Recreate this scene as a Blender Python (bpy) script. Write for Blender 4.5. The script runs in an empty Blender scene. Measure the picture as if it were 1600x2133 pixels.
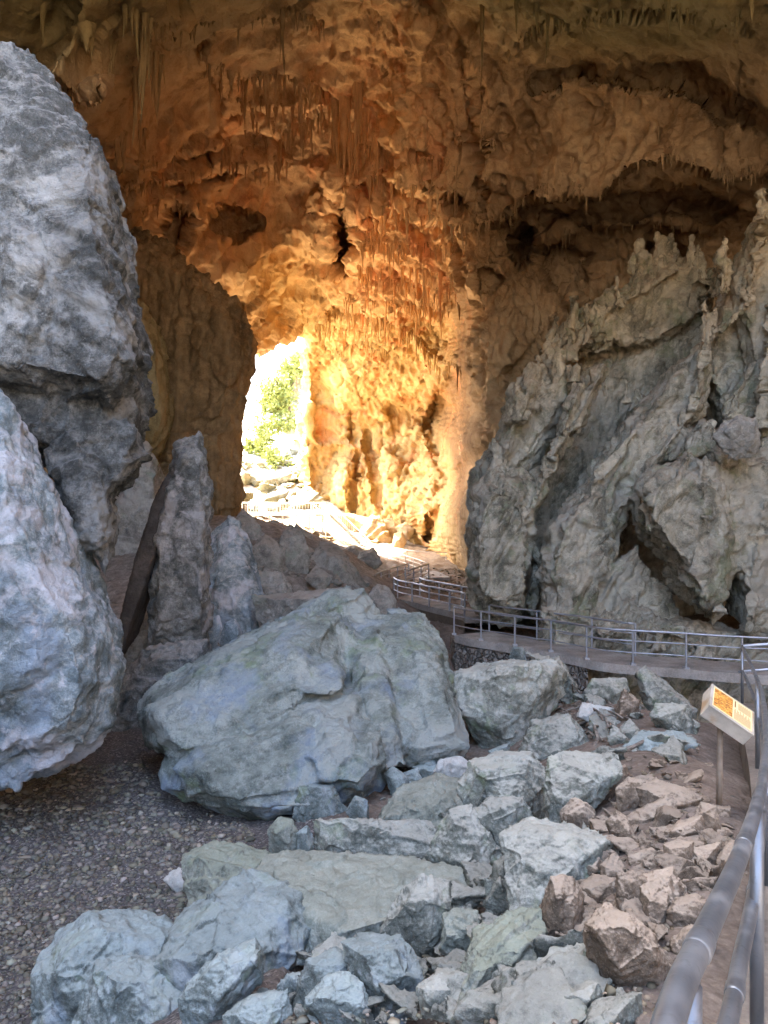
import bpy, bmesh, math, random
import numpy as np
from mathutils import Vector, Matrix

R = math.radians
S = bpy.context.scene
COL = S.collection
CZ = 5.5                       # eye height above the gravel floor
F = 1540.0                     # focal length in photo pixels

# ------------------------------------------------------------------ camera
cam = bpy.data.cameras.new('camera')
cam.sensor_fit = 'VERTICAL'; cam.sensor_height = 36.0; cam.lens = 26.0
cam.clip_start = 0.05; cam.clip_end = 2000.0
camo = bpy.data.objects.new('camera', cam); COL.objects.link(camo)
camo.location = (0, 0, CZ); camo.rotation_euler = (R(90), 0, 0)
S.camera = camo

# ------------------------------------------------------------------ light
SUN_DIR = Vector((-0.42, 0.30, 0.85)).normalized()      # towards the sun
sun_el = math.asin(SUN_DIR.z); sun_az = math.atan2(SUN_DIR.x, SUN_DIR.y)
w = bpy.data.worlds.new('World'); S.world = w; w.use_nodes = True
nt = w.node_tree; nt.nodes.clear()
sky = nt.nodes.new('ShaderNodeTexSky'); sky.sky_type = 'NISHITA'; sky.sun_disc = False
sky.sun_elevation = sun_el; sky.sun_rotation = sun_az
sky.air_density = 1.0; sky.dust_density = 5.0; sky.ozone_density = 1.0
bg = nt.nodes.new('ShaderNodeBackground'); bg.inputs[1].default_value = 0.15
wo = nt.nodes.new('ShaderNodeOutputWorld')
nt.links.new(sky.outputs[0], bg.inputs[0]); nt.links.new(bg.outputs[0], wo.inputs[0])
sl = bpy.data.lights.new('sun', 'SUN'); sl.energy = 4.6; sl.angle = R(0.5); sl.color = (1.0, 0.93, 0.82)
so = bpy.data.objects.new('sun', sl); COL.objects.link(so)
so.location = (-40, 60, 80); so.rotation_euler = SUN_DIR.to_track_quat('Z', 'Y').to_euler()
S.view_settings.view_transform = 'Standard'; S.view_settings.look = 'None'
S.view_settings.gamma = 1.0; S.view_settings.exposure = 3.9
S.render.engine = 'CYCLES'
S.cycles.max_bounces = 12; S.cycles.diffuse_bounces = 10; S.cycles.glossy_bounces = 4
S.cycles.use_denoising = True
S.cycles.sample_clamp_indirect = 8.0
S.cycles.caustics_reflective = False; S.cycles.caustics_refractive = False

# ------------------------------------------------------------------ numeric helpers
rng = np.random.default_rng(7)
def P(px, py, d):
    return np.array([(px - 800.0) / F * d, d, CZ - (py - 1066.5) / F * d])
def pix(p):
    p = np.asarray(p); y = np.maximum(p[..., 1], 0.01)
    return 800 + p[..., 0] / y * F, 1066.5 - (p[..., 2] - CZ) / y * F

_G = np.array([[1,1,0],[-1,1,0],[1,-1,0],[-1,-1,0],[1,0,1],[-1,0,1],[1,0,-1],[-1,0,-1],
               [0,1,1],[0,-1,1],[0,1,-1],[0,-1,-1],[1,1,0],[-1,1,0],[0,-1,1],[0,-1,-1]], np.float32)
def _hash(ix, iy, iz, seed):
    h = (ix.astype(np.uint32) * np.uint32(73856093)) ^ (iy.astype(np.uint32) * np.uint32(19349663)) \
        ^ (iz.astype(np.uint32) * np.uint32(83492791)) ^ np.uint32((seed * 2654435761) & 0xffffffff)
    h ^= h >> np.uint32(13); h *= np.uint32(1274126177); h ^= h >> np.uint32(16)
    h *= np.uint32(2246822519); h ^= h >> np.uint32(13)
    return h
def pnoise(p, seed=0):
    p = np.asarray(p, np.float32)
    i = np.floor(p).astype(np.int32); f = p - i
    u = f * f * f * (f * (f * 6 - 15) + 10)
    res = 0
    for dx in (0, 1):
        wx = u[:, 0] if dx else 1 - u[:, 0]
        for dy in (0, 1):
            wy = u[:, 1] if dy else 1 - u[:, 1]
            for dz in (0, 1):
                wz = u[:, 2] if dz else 1 - u[:, 2]
                g = _G[_hash(i[:, 0] + dx, i[:, 1] + dy, i[:, 2] + dz, seed) & np.uint32(15)]
                res = res + wx * wy * wz * (g[:, 0] * (f[:, 0] - dx) + g[:, 1] * (f[:, 1] - dy) + g[:, 2] * (f[:, 2] - dz))
    return res
def fbm(p, octs=4, seed=0, gain=0.5, lac=2.03):
    a = 1.0; s = 0; t = 0; q = np.asarray(p, np.float32)
    for o in range(octs):
        s = s + a * pnoise(q, seed + o * 17); t += a; a *= gain; q = q * lac + 11.3
    return s / t
def ridged(p, octs=4, seed=0, gain=0.5, lac=2.03):
    a = 1.0; s = 0; t = 0; q = np.asarray(p, np.float32)
    for o in range(octs):
        n = 1 - np.abs(pnoise(q, seed + o * 17)) * 1.8
        s = s + a * n * np.abs(n); t += a; a *= gain; q = q * lac + 7.7
    return s / t
def worley(p, seed=0):
    p = np.asarray(p, np.float32); i = np.floor(p).astype(np.int32); f = p - i
    f1 = np.full(len(p), 9.0, np.float32); f2 = f1.copy(); idn = np.zeros(len(p), np.uint32)
    for dx in (-1, 0, 1):
        for dy in (-1, 0, 1):
            for dz in (-1, 0, 1):
                h = _hash(i[:, 0] + dx, i[:, 1] + dy, i[:, 2] + dz, seed)
                ox = (h & np.uint32(1023)) / 1023.0; oy = ((h >> np.uint32(10)) & np.uint32(1023)) / 1023.0
                oz = ((h >> np.uint32(20)) & np.uint32(1023)) / 1023.0
                d = (dx + ox - f[:, 0]) ** 2 + (dy + oy - f[:, 1]) ** 2 + (dz + oz - f[:, 2]) ** 2
                d = d.astype(np.float32)
                m = d < f1
                f2 = np.where(m, f1, np.minimum(f2, d)); idn = np.where(m, h, idn); f1 = np.where(m, d, f1)
    return np.sqrt(f1), np.sqrt(f2), (idn >> np.uint32(4)).astype(np.float32) / float(1 << 28)
def sstep(a, b, x):
    t = np.clip((x - a) / (b - a), 0, 1); return t * t * (3 - 2 * t)

class TPS:                                     # thin plate spline through scattered points
    def __init__(self, xy, v, lam=1e-3, sc=1.0):
        self.xy = np.asarray(xy, float) / sc; self.sc = sc; v = np.asarray(v, float); n = len(v)
        K = self.U(self.xy, self.xy) + lam * np.eye(n); Q = np.c_[np.ones(n), self.xy]
        A = np.zeros((n + 3, n + 3)); A[:n, :n] = K; A[:n, n:] = Q; A[n:, :n] = Q.T
        self.w = np.linalg.solve(A, np.r_[v, np.zeros(3)])
    def U(self, a, b):
        r2 = ((a[:, None, :] - b[None, :, :]) ** 2).sum(-1); return 0.5 * r2 * np.log(r2 + 1e-12)
    def __call__(self, xy):
        xy = np.asarray(xy, float) / self.sc; out = np.empty(len(xy))
        for k in range(0, len(xy), 20000):
            q = xy[k:k + 20000]
            out[k:k + 20000] = self.U(q, self.xy) @ self.w[:-3] + np.c_[np.ones(len(q)), q] @ self.w[-3:]
        return out

def seg_dist(x, y, poly, closed=False):
    """distance to a polyline, signed side (+ = left of travel, i.e. below for left-to-right in y-down pixels is negative), arc position"""
    pts = list(poly) + ([poly[0]] if closed else [])
    best = np.full(np.shape(x), 1e9); side = np.zeros(np.shape(x)); arc = np.zeros(np.shape(x)); acc = 0
    L = sum(math.dist(pts[k], pts[k + 1]) for k in range(len(pts) - 1))
    for k in range(len(pts) - 1):
        ax, ay = pts[k]; bx, by = pts[k + 1]; l = math.hypot(bx - ax, by - ay) + 1e-9
        t = np.clip(((x - ax) * (bx - ax) + (y - ay) * (by - ay)) / l / l, 0, 1)
        d = np.hypot(x - ax - t * (bx - ax), y - ay - t * (by - ay))
        s = ((x - ax) * (by - ay) - (y - ay) * (bx - ax)) / l
        m = d < best
        best = np.where(m, d, best); side = np.where(m, s, side); arc = np.where(m, (acc + t * l) / L, arc); acc += l
    return best, side, arc
def in_poly(x, y, poly):
    r = np.zeros(np.shape(x), bool); n = len(poly)
    for k in range(n):
        ax, ay = poly[k]; bx, by = poly[(k + 1) % n]
        c = ((ay > y) != (by > y))
        xi = ax + (y - ay) / ((by - ay) if by != ay else 1e-9) * (bx - ax)
        r ^= c & (x < xi)
    return r

# ------------------------------------------------------------------ object helpers
def tag(o, label=None, cat=None, group=None, kind=None):
    if label: o['label'] = label
    if cat: o['category'] = cat
    if group: o['group'] = group
    if kind: o['kind'] = kind
    return o
def link(o, parent=None):
    COL.objects.link(o)
    if parent: o.parent = parent
    return o
def empty(name, loc=(0, 0, 0)):
    o = bpy.data.objects.new(name, None); COL.objects.link(o); o.location = loc; o.empty_display_size = .2
    return o
def mesh_obj(name, v, faces, mat, parent=None, smooth=True, loc=None, tint=None):
    """faces: (n,3) or (n,4) array, or list of mixed tuples.  loc: origin in world (v given in world)"""
    me = bpy.data.meshes.new(name)
    v = np.asarray(v, np.float32)
    if loc is not None: v = v - np.asarray(loc, np.float32)
    if isinstance(faces, np.ndarray):
        n, k = faces.shape
        me.vertices.add(len(v)); me.vertices.foreach_set('co', v.ravel())
        me.loops.add(n * k); me.loops.foreach_set('vertex_index', faces.astype(np.int32).ravel())
        me.polygons.add(n); me.polygons.foreach_set('loop_start', np.arange(0, n * k, k, dtype=np.int32))
        me.update(calc_edges=True)
    else:
        me.from_pydata(v.tolist(), [], faces); me.update()
    if smooth: me.polygons.foreach_set('use_smooth', np.ones(len(me.polygons), bool))
    if mat: me.materials.append(mat)
    if tint is not None:
        a = me.attributes.new('tint', 'FLOAT_COLOR', 'POINT')
        t = np.ones((len(v), 4), np.float32); t[:, :3] = tint; a.data.foreach_set('color', t.ravel())
    o = bpy.data.objects.new(name, me)
    if loc is not None: o.location = loc
    return link(o, parent)
class MB:                                      # small mesh builder for hard-surface parts
    def __init__(self): self.v = []; self.f = []
    def add(self, v, f):
        n = len(self.v); self.v += [tuple(map(float, q)) for q in v]; self.f += [tuple(n + i for i in q) for q in f]; return self
    def tube(self, pts, r, seg=10, cap=True):
        pts = [Vector(map(float, p)) for p in pts]; n = len(pts); rr = r if hasattr(r, '__len__') else [r] * n
        v = []; f = []; up = None
        for i, p in enumerate(pts):
            t = ((pts[min(i + 1, n - 1)] - p).normalized() + (p - pts[max(i - 1, 0)]).normalized())
            t = t.normalized() if t.length > 1e-6 else Vector((0, 0, 1))
            if up is None:
                up = Vector((0, 0, 1)) if abs(t.z) < .9 else Vector((1, 0, 0))
            a = t.cross(up).normalized(); b = a.cross(t).normalized(); up = b
            for k in range(seg):
                q = 2 * math.pi * k / seg; v.append(p + (a * math.cos(q) + b * math.sin(q)) * rr[i])
        for i in range(n - 1):
            for k in range(seg):
                k2 = (k + 1) % seg; f.append((i * seg + k, i * seg + k2, (i + 1) * seg + k2, (i + 1) * seg + k))
        if cap: f.append(tuple(range(seg))[::-1]); f.append(tuple((n - 1) * seg + k for k in range(seg)))
        return self.add(v, f)
    def box(self, c, sx, sy, sz, M=None):
        v = [Vector((x * sx / 2, y * sy / 2, z * sz / 2)) for x in (-1, 1) for y in (-1, 1) for z in (-1, 1)]
        if M: v = [M @ q for q in v]
        v = [q + Vector(map(float, c)) for q in v]
        return self.add(v, [(0, 1, 3, 2), (4, 6, 7, 5), (0, 4, 5, 1), (2, 3, 7, 6), (0, 2, 6, 4), (1, 5, 7, 3)])
    def build(self, name, mat, parent=None, smooth=False, bevel=0, loc=None):
        o = mesh_obj(name, self.v, self.f, mat, None, smooth, loc)
        if parent:
            o.parent = parent
            if loc is None: o.location = -Vector(parent.location) if parent.parent is None else -(Vector(parent.location) + Vector(parent.parent.location))
        if bevel:
            m = o.modifiers.new('bevel', 'BEVEL'); m.width = bevel; m.segments = 2; m.limit_method = 'ANGLE'
        return o

# ------------------------------------------------------------------ signed distance rocks
import openvdb as vdb
def hull_planes(pts):
    bm = bmesh.new()
    for p in pts: bm.verts.new(p)
    r = bmesh.ops.convex_hull(bm, input=bm.verts[:], use_existing_faces=False)
    c = np.mean(np.asarray(pts), 0); N = []; H = []
    for fc in bm.faces:
        n = np.array(fc.normal); ln = np.linalg.norm(n)
        if ln < 1e-6: continue
        n = n / ln; h = n @ np.array(fc.verts[0].co)
        if n @ c > h: n = -n; h = -h
        N.append(n); H.append(h)
    bm.free()
    return np.array(N), np.array(H)
def sdf_mesh(hulls, vox, k=0.1, rnd=0.05, cuts=()):
    """smooth union of convex hulls (k) rounded by rnd minus cut hulls -> verts, quads"""
    allp = np.vstack([np.asarray(h) for h in hulls]); pad = 4 * vox + rnd
    lo = allp.min(0) - pad; hi = allp.max(0) + pad
    n = np.ceil((hi - lo) / vox).astype(int) + 1
    X = (lo[0] + vox * np.arange(n[0], dtype=np.float32))[:, None, None].astype(np.float32)
    Y = (lo[1] + vox * np.arange(n[1], dtype=np.float32))[None, :, None].astype(np.float32)
    Z = (lo[2] + vox * np.arange(n[2], dtype=np.float32))[None, None, :].astype(np.float32)
    def sd(h, pad2):
        h = np.asarray(h); N, H = hull_planes(h); s = None
        a = np.clip(((h.min(0) - pad2 - lo) / vox).astype(int), 0, n - 1); b = np.clip(((h.max(0) + pad2 - lo) / vox).astype(int) + 2, 1, n)
        sl = tuple(slice(i, j) for i, j in zip(a, b)); x, y, z = X[sl[0]], Y[:, sl[1]], Z[:, :, sl[2]]
        for nn, hh in zip(N.astype(np.float32), H.astype(np.float32)):
            q = nn[0] * x + nn[1] * y + (nn[2] * z - hh)
            s = q if s is None else np.maximum(s, q, out=s)
        return s, sl
    D = np.full(n, 9.0, np.float32)
    for h in hulls:
        s, sl = sd(h, k + rnd + 4 * vox); E = D[sl]
        if k > 0:
            E = np.minimum(E, s + 3 * k)
            hh = np.clip(0.5 + 0.5 * (E - s) / k, 0, 1); D[sl] = E + (s - E) * hh - k * hh * (1 - hh)
        else: D[sl] = np.minimum(E, s)
    for c in cuts:
        s, sl = sd(c, 4 * vox); D[sl] = np.maximum(D[sl], -s)
    D = D - rnd
    g = vdb.FloatGrid(); g.background = 1.0
    g.copyFromArray(np.ascontiguousarray(D, np.float32))
    p, q = g.convertToQuads(isovalue=0.0)
    return p * vox + lo, q[:, ::-1].astype(np.int32)
def normals(v, q):
    a = v[q[:, 2]] - v[q[:, 0]]; b = v[q[:, 3]] - v[q[:, 1]] if q.shape[1] == 4 else v[q[:, 1]] - v[q[:, 0]]
    fn = np.cross(a, b)
    if q.shape[1] == 3: fn = -fn
    N = np.zeros_like(v)
    for c in range(3):
        N[:, c] = sum(np.bincount(q[:, i], fn[:, c], len(v)) for i in range(q.shape[1]))
    return N / (np.linalg.norm(N, axis=1, keepdims=True) + 1e-12)
def smooth_v(v, q, it=2, lam=.5):
    n = len(v); k = q.shape[1]
    e0 = np.concatenate([q[:, i] for i in range(k)]); e1 = np.concatenate([q[:, (i + 1) % k] for i in range(k)])
    cnt = np.bincount(e0, minlength=n) + np.bincount(e1, minlength=n) + 1e-9
    for _ in range(it):
        s = np.stack([(np.bincount(e0, v[e1, c], n) + np.bincount(e1, v[e0, c], n)) / cnt for c in range(3)], 1)
        v = v + lam * (s - v)
    return v
def rough(v, n, sc, seed, big=.10, facet=.0, crack=.0, strata=.0, axis=(.3, .2, 1), lam=.25, fine=.02, fl=.12, pit=0.0, ridge=0.0, groove=0.0, gdir=(0, 0, 1), gw=.5):
    """displacement along the normal for a natural broken limestone surface; sc = overall size in metres"""
    d = np.zeros(len(v), np.float32); p = v / sc
    if big: d += big * sc * fbm(p * 1.7, 3, seed)
    if ridge: d += ridge * sc * (ridged(p * 2.6 + .35 * fbm(p * 3, 2, seed + 3)[:, None], 4, seed + 5) - .35)
    if facet:
        wv = p + .22 * np.stack([fbm(p * 2, 2, seed + 31), fbm(p * 2, 2, seed + 32), fbm(p * 2, 2, seed + 33)], 1)
        f1, f2, idn = worley(wv * 2.6, seed + 9)
        d += facet * sc * (idn - .5)
        if crack: d -= crack * sc * np.exp(-(f2 - f1) / .035) * (fbm(p * 2.1, 2, seed + 13) > -.02)
        f1, f2, idn = worley(wv * 6.1, seed + 19)
        d += facet * .42 * sc * (idn - .5)
    if strata:
        ax = np.asarray(axis, float); ax /= np.linalg.norm(ax)
        ph = (v @ ax) / lam + .6 * fbm(v / (lam * 7), 3, seed + 41)
        fr = ph - np.floor(ph)
        d += strata * lam * (np.minimum(fr * 1.4, (1 - fr) * 5) - .4) * sstep(-.15, .3, fbm(v / (lam * 6), 2, seed + 43))
    if groove:
        g = np.asarray(gdir, float); g /= np.linalg.norm(g); al = (v @ g)[:, None] * g
        w_ = (v - al) / gw + al / (gw * 7)
        d += groove * gw * (ridged(w_ + .4 * fbm(v / (gw * 3), 2, seed + 71)[:, None], 4, seed + 73) - .3) * (.35 + .65 * sstep(-.2, .25, fbm(v / (gw * 8), 2, seed + 75)))
    if pit:
        f1, f2, idn = worley(v / fl / 1.6, seed + 51)
        d -= pit * fl * sstep(.55, .1, f1)
    if fine: d += fine * (fbm(v / fl, 5, seed + 61, .62) * 1.6 + .8 * ridged(v / fl * .6, 4, seed + 67))
    return v + n * d[:, None]
def flat_hull(outline, d, front, back=None, shrink=.62, shift=(0, 0), tilt=0.0):
    """hull points from a pixel outline at distance d, bulging towards and away from the camera.
    tilt: extra distance per pixel of height (positive = upper edge leans back)"""
    c = np.mean(outline, 0); out = []; back = front if back is None else back
    for x, y in outline:
        dd = d + tilt * (c[1] - y); out.append(P(x, y, dd))
        sx, sy = c[0] + (x - c[0]) * shrink + shift[0], c[1] + (y - c[1]) * shrink + shift[1]
        dd = d + tilt * (c[1] - sy)
        out.append(P(sx, sy, dd - front)); 
        q = P(c[0] + (x - c[0]) * shrink, c[1] + (y - c[1]) * shrink, dd); q[1] += back; out.append(q)
    return np.array(out)
# ------------------------------------------------------------------ materials
def srgb(h):
    c = [int(h[i:i + 2], 16) / 255 for i in (0, 2, 4)]
    return tuple((x / 12.92 if x <= .04045 else ((x + .055) / 1.055) ** 2.4) for x in c) + (1,)
class NT:
    def __init__(self, name, rough=.85, spec=.25, metal=0):
        self.m = bpy.data.materials.new(name); self.m.use_nodes = True; self.t = self.m.node_tree
        self.b = self.t.nodes['Principled BSDF']
        self.b.inputs['Roughness'].default_value = rough; self.b.inputs['Metallic'].default_value = metal
        self.b.inputs['Specular IOR Level'].default_value = spec
        self.co = self.n('ShaderNodeTexCoord')
    def n(self, t, **kw):
        x = self.t.nodes.new(t)
        for k, v in kw.items(): setattr(x, k, v)
        return x
    def l(self, a, b): self.t.links.new(a, b)
    def put(self, node, key, val):
        if isinstance(val, bpy.types.NodeSocket): self.l(val, node.inputs[key])
        else: node.inputs[key].default_value = val
    def noise(self, scale, detail=6, rough=.6, vec=None, stretch=None, dist=0.0):
        x = self.n('ShaderNodeTexNoise'); self.put(x, 'Scale', scale); self.put(x, 'Detail', detail)
        self.put(x, 'Roughness', rough); self.put(x, 'Distortion', dist)
        v = vec or self.co.outputs['Object']
        if stretch:
            mp = self.n('ShaderNodeMapping'); mp.inputs['Scale'].default_value = stretch; self.l(v, mp.inputs[0]); v = mp.outputs[0]
        self.l(v, x.inputs['Vector']); return x.outputs['Fac']
    def vor(self, scale, feature='F1', vec=None, out='Distance', stretch=None):
        x = self.n('ShaderNodeTexVoronoi', feature=feature); self.put(x, 'Scale', scale)
        v = vec or self.co.outputs['Object']
        if stretch:
            mp = self.n('ShaderNodeMapping'); mp.inputs['Scale'].default_value = stretch; self.l(v, mp.inputs[0]); v = mp.outputs[0]
        self.l(v, x.inputs['Vector'])
        return x.outputs[out]
    def ramp(self, fac, stops, interp='LINEAR'):
        x = self.n('ShaderNodeValToRGB'); x.color_ramp.interpolation = interp; e = x.color_ramp.elements
        while len(e) < len(stops): e.new(.5)
        for q, (p, c) in zip(e, stops): q.position = p; q.color = c if len(c) == 4 else tuple(c) + (1,)
        self.l(fac, x.inputs[0]); return x.outputs[0]
    def step(self, fac, a, b, lo=0., hi=1.):
        x = self.n('ShaderNodeMapRange', interpolation_type='SMOOTHSTEP')
        self.l(fac, x.inputs[0])
        for i, q in enumerate((a, b, lo, hi)): x.inputs[i + 1].default_value = q
        return x.outputs[0]
    def mix(self, fac, a, b, mode='MIX'):
        x = self.n('ShaderNodeMix', data_type='RGBA', blend_type=mode, clamp_factor=True)
        self.put(x, 0, fac); self.put(x, 6, a); self.put(x, 7, b); return x.outputs[2]
    def math(self, op, a, b=0.0):
        x = self.n('ShaderNodeMath', operation=op); self.put(x, 0, a); self.put(x, 1, b); return x.outputs[0]
    def bump(self, h, strength=.5, dist=.05, prev=None):
        x = self.n('ShaderNodeBump'); self.put(x, 'Strength', strength); self.put(x, 'Distance', dist); self.l(h, x.inputs['Height'])
        if prev: self.l(prev, x.inputs['Normal'])
        return x.outputs[0]
    def upness(self):
        g = self.n('ShaderNodeNewGeometry'); s = self.n('ShaderNodeSeparateXYZ'); self.l(g.outputs['Normal'], s.inputs[0]); return s.outputs[2]
    def attr(self, name): 
        x = self.n('ShaderNodeAttribute', attribute_name=name); return x.outputs['Color']
    def rand(self): return self.n('ShaderNodeObjectInfo').outputs['Random']
    def done(self, col=None, normal=None, rough=None):
        if col is not None: self.put(self.b, 'Base Color', col)
        if normal is not None: self.l(normal, self.b.inputs['Normal'])
        if rough is not None: self.put(self.b, 'Roughness', rough)
        return self.m

def rock_mat(name, c_dark, c_mid, c_light, sc=1.0, dust=None, dust_amt=.6, green=None, blue=None, bump=.5, bd=.03,
             tint=False, streak=False, vary=.0, speck=True, gfade=(.52, .66), crust=None):
    """limestone: mottled greys at three scales, dust settled on upward faces (paler in the rubble to paint top light), algae patches, pale calcite specks"""
    m = NT(name, .88, .2)
    n1 = m.noise(.9 / sc, 8, .62, dist=.4); n2 = m.noise(5 / sc, 7, .68); n3 = m.noise(28 / sc, 5, .7)
    f = m.math('ADD', m.math('MULTIPLY', n1, .55), m.math('ADD', m.math('MULTIPLY', n2, .35), m.math('MULTIPLY', n3, .25)))
    col = m.ramp(f, [(.42, c_dark), (.56, c_mid), (.70, c_light)])
    if streak:
        s = m.noise(1.0, 6, .6, stretch=(2.2 / sc, 2.2 / sc, .22 / sc), dist=.5)
        col = m.mix(m.step(s, .46, .66, 0, .55), col, c_light); col = m.mix(m.step(s, .47, .33, 0, .6), col, c_dark)
    if green:
        g = m.noise(1.1 / sc, 5, .6, vec=m.co.outputs['Object'], dist=.6)
        col = m.mix(m.step(m.math('ADD', g, m.math('MULTIPLY', n2, .25)), gfade[0] + .12, gfade[1] + .12, 0, .75), col, green)
    if blue:
        g = m.noise(.8 / sc, 4, .55, stretch=(1.3, 1.3, .8), dist=.3)
        col = m.mix(m.step(g, .5, .66, 0, .7), col, blue)
    if crust:
        k = m.noise(.55 / sc, 12, .66, dist=.8); col = m.mix(m.step(k, .50, .60, 0, .85), col, crust)
        k2 = m.noise(2.6 / sc, 10, .72, dist=.5); col = m.mix(m.step(k2, .56, .66, 0, .7), col, crust)
    if speck:
        v = m.noise(60 / sc, 3, .6); col = m.mix(m.step(v, .60, .72, 0, .45), col, c_light)
        v2 = m.noise(17 / sc, 6, .75); col = m.mix(m.step(v2, .60, .70, 0, .55), col, c_light)
        col = m.mix(m.step(v2, .40, .31, 0, .55), col, c_dark)
    if dust:
        u = m.upness(); dn = m.math('ADD', u, m.math('MULTIPLY', m.math('SUBTRACT', n2, .5), 1.3))
        col = m.mix(m.step(dn, .35, .95, 0, dust_amt), col, dust)
    g = m.n('ShaderNodeNewGeometry'); pt = g.outputs['Pointiness']
    col = m.mix(m.step(pt, .51, .60, 0, .5), col, c_light)
    if vary:
        x = m.n('ShaderNodeHueSaturation'); m.l(col, x.inputs['Color']); m.put(x, 'Value', m.math('ADD', m.math('MULTIPLY', m.rand(), vary), 1 - vary / 2)); col = x.outputs[0]
    if tint: col = m.mix(1.0, col, m.attr('tint'), 'MULTIPLY')
    h = m.math('ADD', m.math('MULTIPLY', m.noise(9 / sc, 8, .68), 1.0), m.math('MULTIPLY', m.noise(45 / sc, 5, .65), .25))
    nrm = m.bump(h, bump, bd * sc * 4)
    return m.done(col, nrm)

M = {}
M['grey'] = rock_mat('grey_limestone', (.05, .056, .054, 1), (.16, .172, .165, 1), (.44, .465, .45, 1), .9, dust=(.36, .35, .33, 1), dust_amt=.5, crust=(.42, .42, .42, 1), bump=.9)
M['bluegrey'] = rock_mat('bluish_dripstone', (.075, .095, .10, 1), (.22, .275, .29, 1), (.54, .61, .63, 1), .9, dust=(.5, .53, .54, 1), blue=(.34, .43, .53, 1), crust=(.62, .64, .68, 1), bump=.9)
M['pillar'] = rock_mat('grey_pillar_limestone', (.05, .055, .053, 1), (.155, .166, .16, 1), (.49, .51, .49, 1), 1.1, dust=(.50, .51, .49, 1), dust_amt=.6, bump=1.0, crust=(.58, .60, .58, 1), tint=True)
M['boulder'] = rock_mat('green_grey_limestone', (.06, .075, .068, 1), (.19, .225, .205, 1), (.46, .51, .48, 1), 1.0, dust=(.40, .46, .42, 1), dust_amt=.35,
                        green=(.20, .27, .15, 1), blue=(.27, .35, .46, 1), crust=(.43, .47, .44, 1), bump=1.0)
M['rubble'] = rock_mat('rubble_limestone', (.055, .06, .05, 1), (.165, .18, .155, 1), (.44, .46, .41, 1), .5, dust=(.41, .42, .37, 1), dust_amt=.7, green=(.17, .215, .13, 1), crust=(.38, .39, .35, 1), vary=.35, bd=.02, bump=.9)  # pale tops over darker sides paint in top light, besides the dust
M['rubble_blue'] = rock_mat('blue_rubble_limestone', (.055, .065, .06, 1), (.165, .20, .19, 1), (.42, .47, .46, 1), .5, dust=(.35, .42, .41, 1), dust_amt=.65, green=(.19, .245, .15, 1), blue=(.27, .345, .42, 1), crust=(.40, .45, .46, 1), bump=.9, vary=.3, bd=.02)  # tops paled past the dust, overhead light put into the colour
M['brown'] = rock_mat('dusty_brown_rock', (.06, .048, .036, 1), (.17, .135, .10, 1), (.40, .34, .27, 1), .5, dust=(.44, .37, .29, 1), dust_amt=.8, vary=.3, bd=.02, bump=.9)  # dust plus painted top light, sides kept darker
M['hill'] = rock_mat('midground_limestone', (.12, .12, .11, 1), (.30, .305, .28, 1), (.55, .56, .52, 1), 1.5, dust=(.48, .44, .38, 1), green=(.27, .33, .27, 1), bump=.9, crust=(.48, .49, .46, 1))
M['formation'] = rock_mat('flowstone', (.07, .07, .058, 1), (.31, .315, .27, 1), (.68, .67, .59, 1), 1.4, dust=(.36, .31, .25, 1), bump=1.0, crust=(.46, .46, .42, 1), green=(.24, .28, .19, 1), tint=True, streak=True)
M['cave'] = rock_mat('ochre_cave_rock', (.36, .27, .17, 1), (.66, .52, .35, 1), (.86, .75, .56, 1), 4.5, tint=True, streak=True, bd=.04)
M['stal'] = rock_mat('stalactite_rock', (.26, .19, .11, 1), (.48, .37, .23, 1), (.72, .60, .42, 1), 2.5, tint=True, streak=True, bd=.03)
M['fringe'] = M['stal']
M['outside'] = rock_mat('sunlit_white_rock', (.10, .09, .05, 1), (.22, .20, .13, 1), (.38, .36, .28, 1), 3.0, green=(.10, .12, .03, 1))
# ------------------------------------------------------------------ the cave shell: ceiling, back walls and the wall by the cave mouth
def azel(px, py):
    x = (np.asarray(px, float) - 800) / F; z = -(np.asarray(py, float) - 1066.5) / F
    return np.degrees(np.arctan2(x, 1)), np.degrees(np.arctan2(z, np.hypot(x, 1)))
def rad_of(px, py, d):
    x = (px - 800) / F; z = -(py - 1066.5) / F
    return d * math.sqrt(1 + x * x + z * z)
SH = [(0,0,24),(150,0,26),(300,0,30),(500,0,36),(700,0,42),(900,0,42),(1100,0,36),(1300,0,31),(1600,0,26),
      (0,200,30),(160,200,31),(300,170,42),(500,150,50),(680,180,56),(800,150,52),(950,150,47),(1200,160,42),(1450,150,36),(1600,150,31),
      (250,370,48),(450,300,56),(600,300,63),(690,300,61),(800,350,57),(950,350,51),(1200,330,45),(1400,320,40),(1600,330,36),
      (250,500,53),(400,520,60),(520,600,66),(600,500,71),(680,520,73),(760,500,64),(900,500,57),(1050,500,54),(1250,500,50),(1450,500,47),(1600,500,45),
      (320,640,58),(450,640,64),(540,650,73),(560,730,80),(640,690,92),(700,640,86),(800,650,76),(920,650,69),(1250,650,49),(1450,650,46),
      (640,800,104),(720,800,99),(850,800,91),(1200,800,56),(1500,800,52),
      (640,1000,106),(720,1000,101),(850,1000,93),(900,1000,89),(1200,1000,62),(1500,1000,58),
      (640,1160,106),(780,1160,98),(900,1160,90),(1200,1200,62),(1500,1200,58),
      (945,700,80),(945,850,86),(945,1000,87),(982,620,53),(980,720,52),(978,820,51),(976,920,50),(976,1040,50),(976,1140,50),(1050,800,49),(1100,700,48),(100,500,44),(0,500,40),(100,800,44),(0,800,40),(250,800,55),(200,1100,50),(0,1100,42),(0,1400,40)]
ae = []; rv = []
for px, py, d in SH:
    a, e = azel(px, py); ae.append((float(a), float(e))); rv.append(rad_of(px, py, d))
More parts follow.
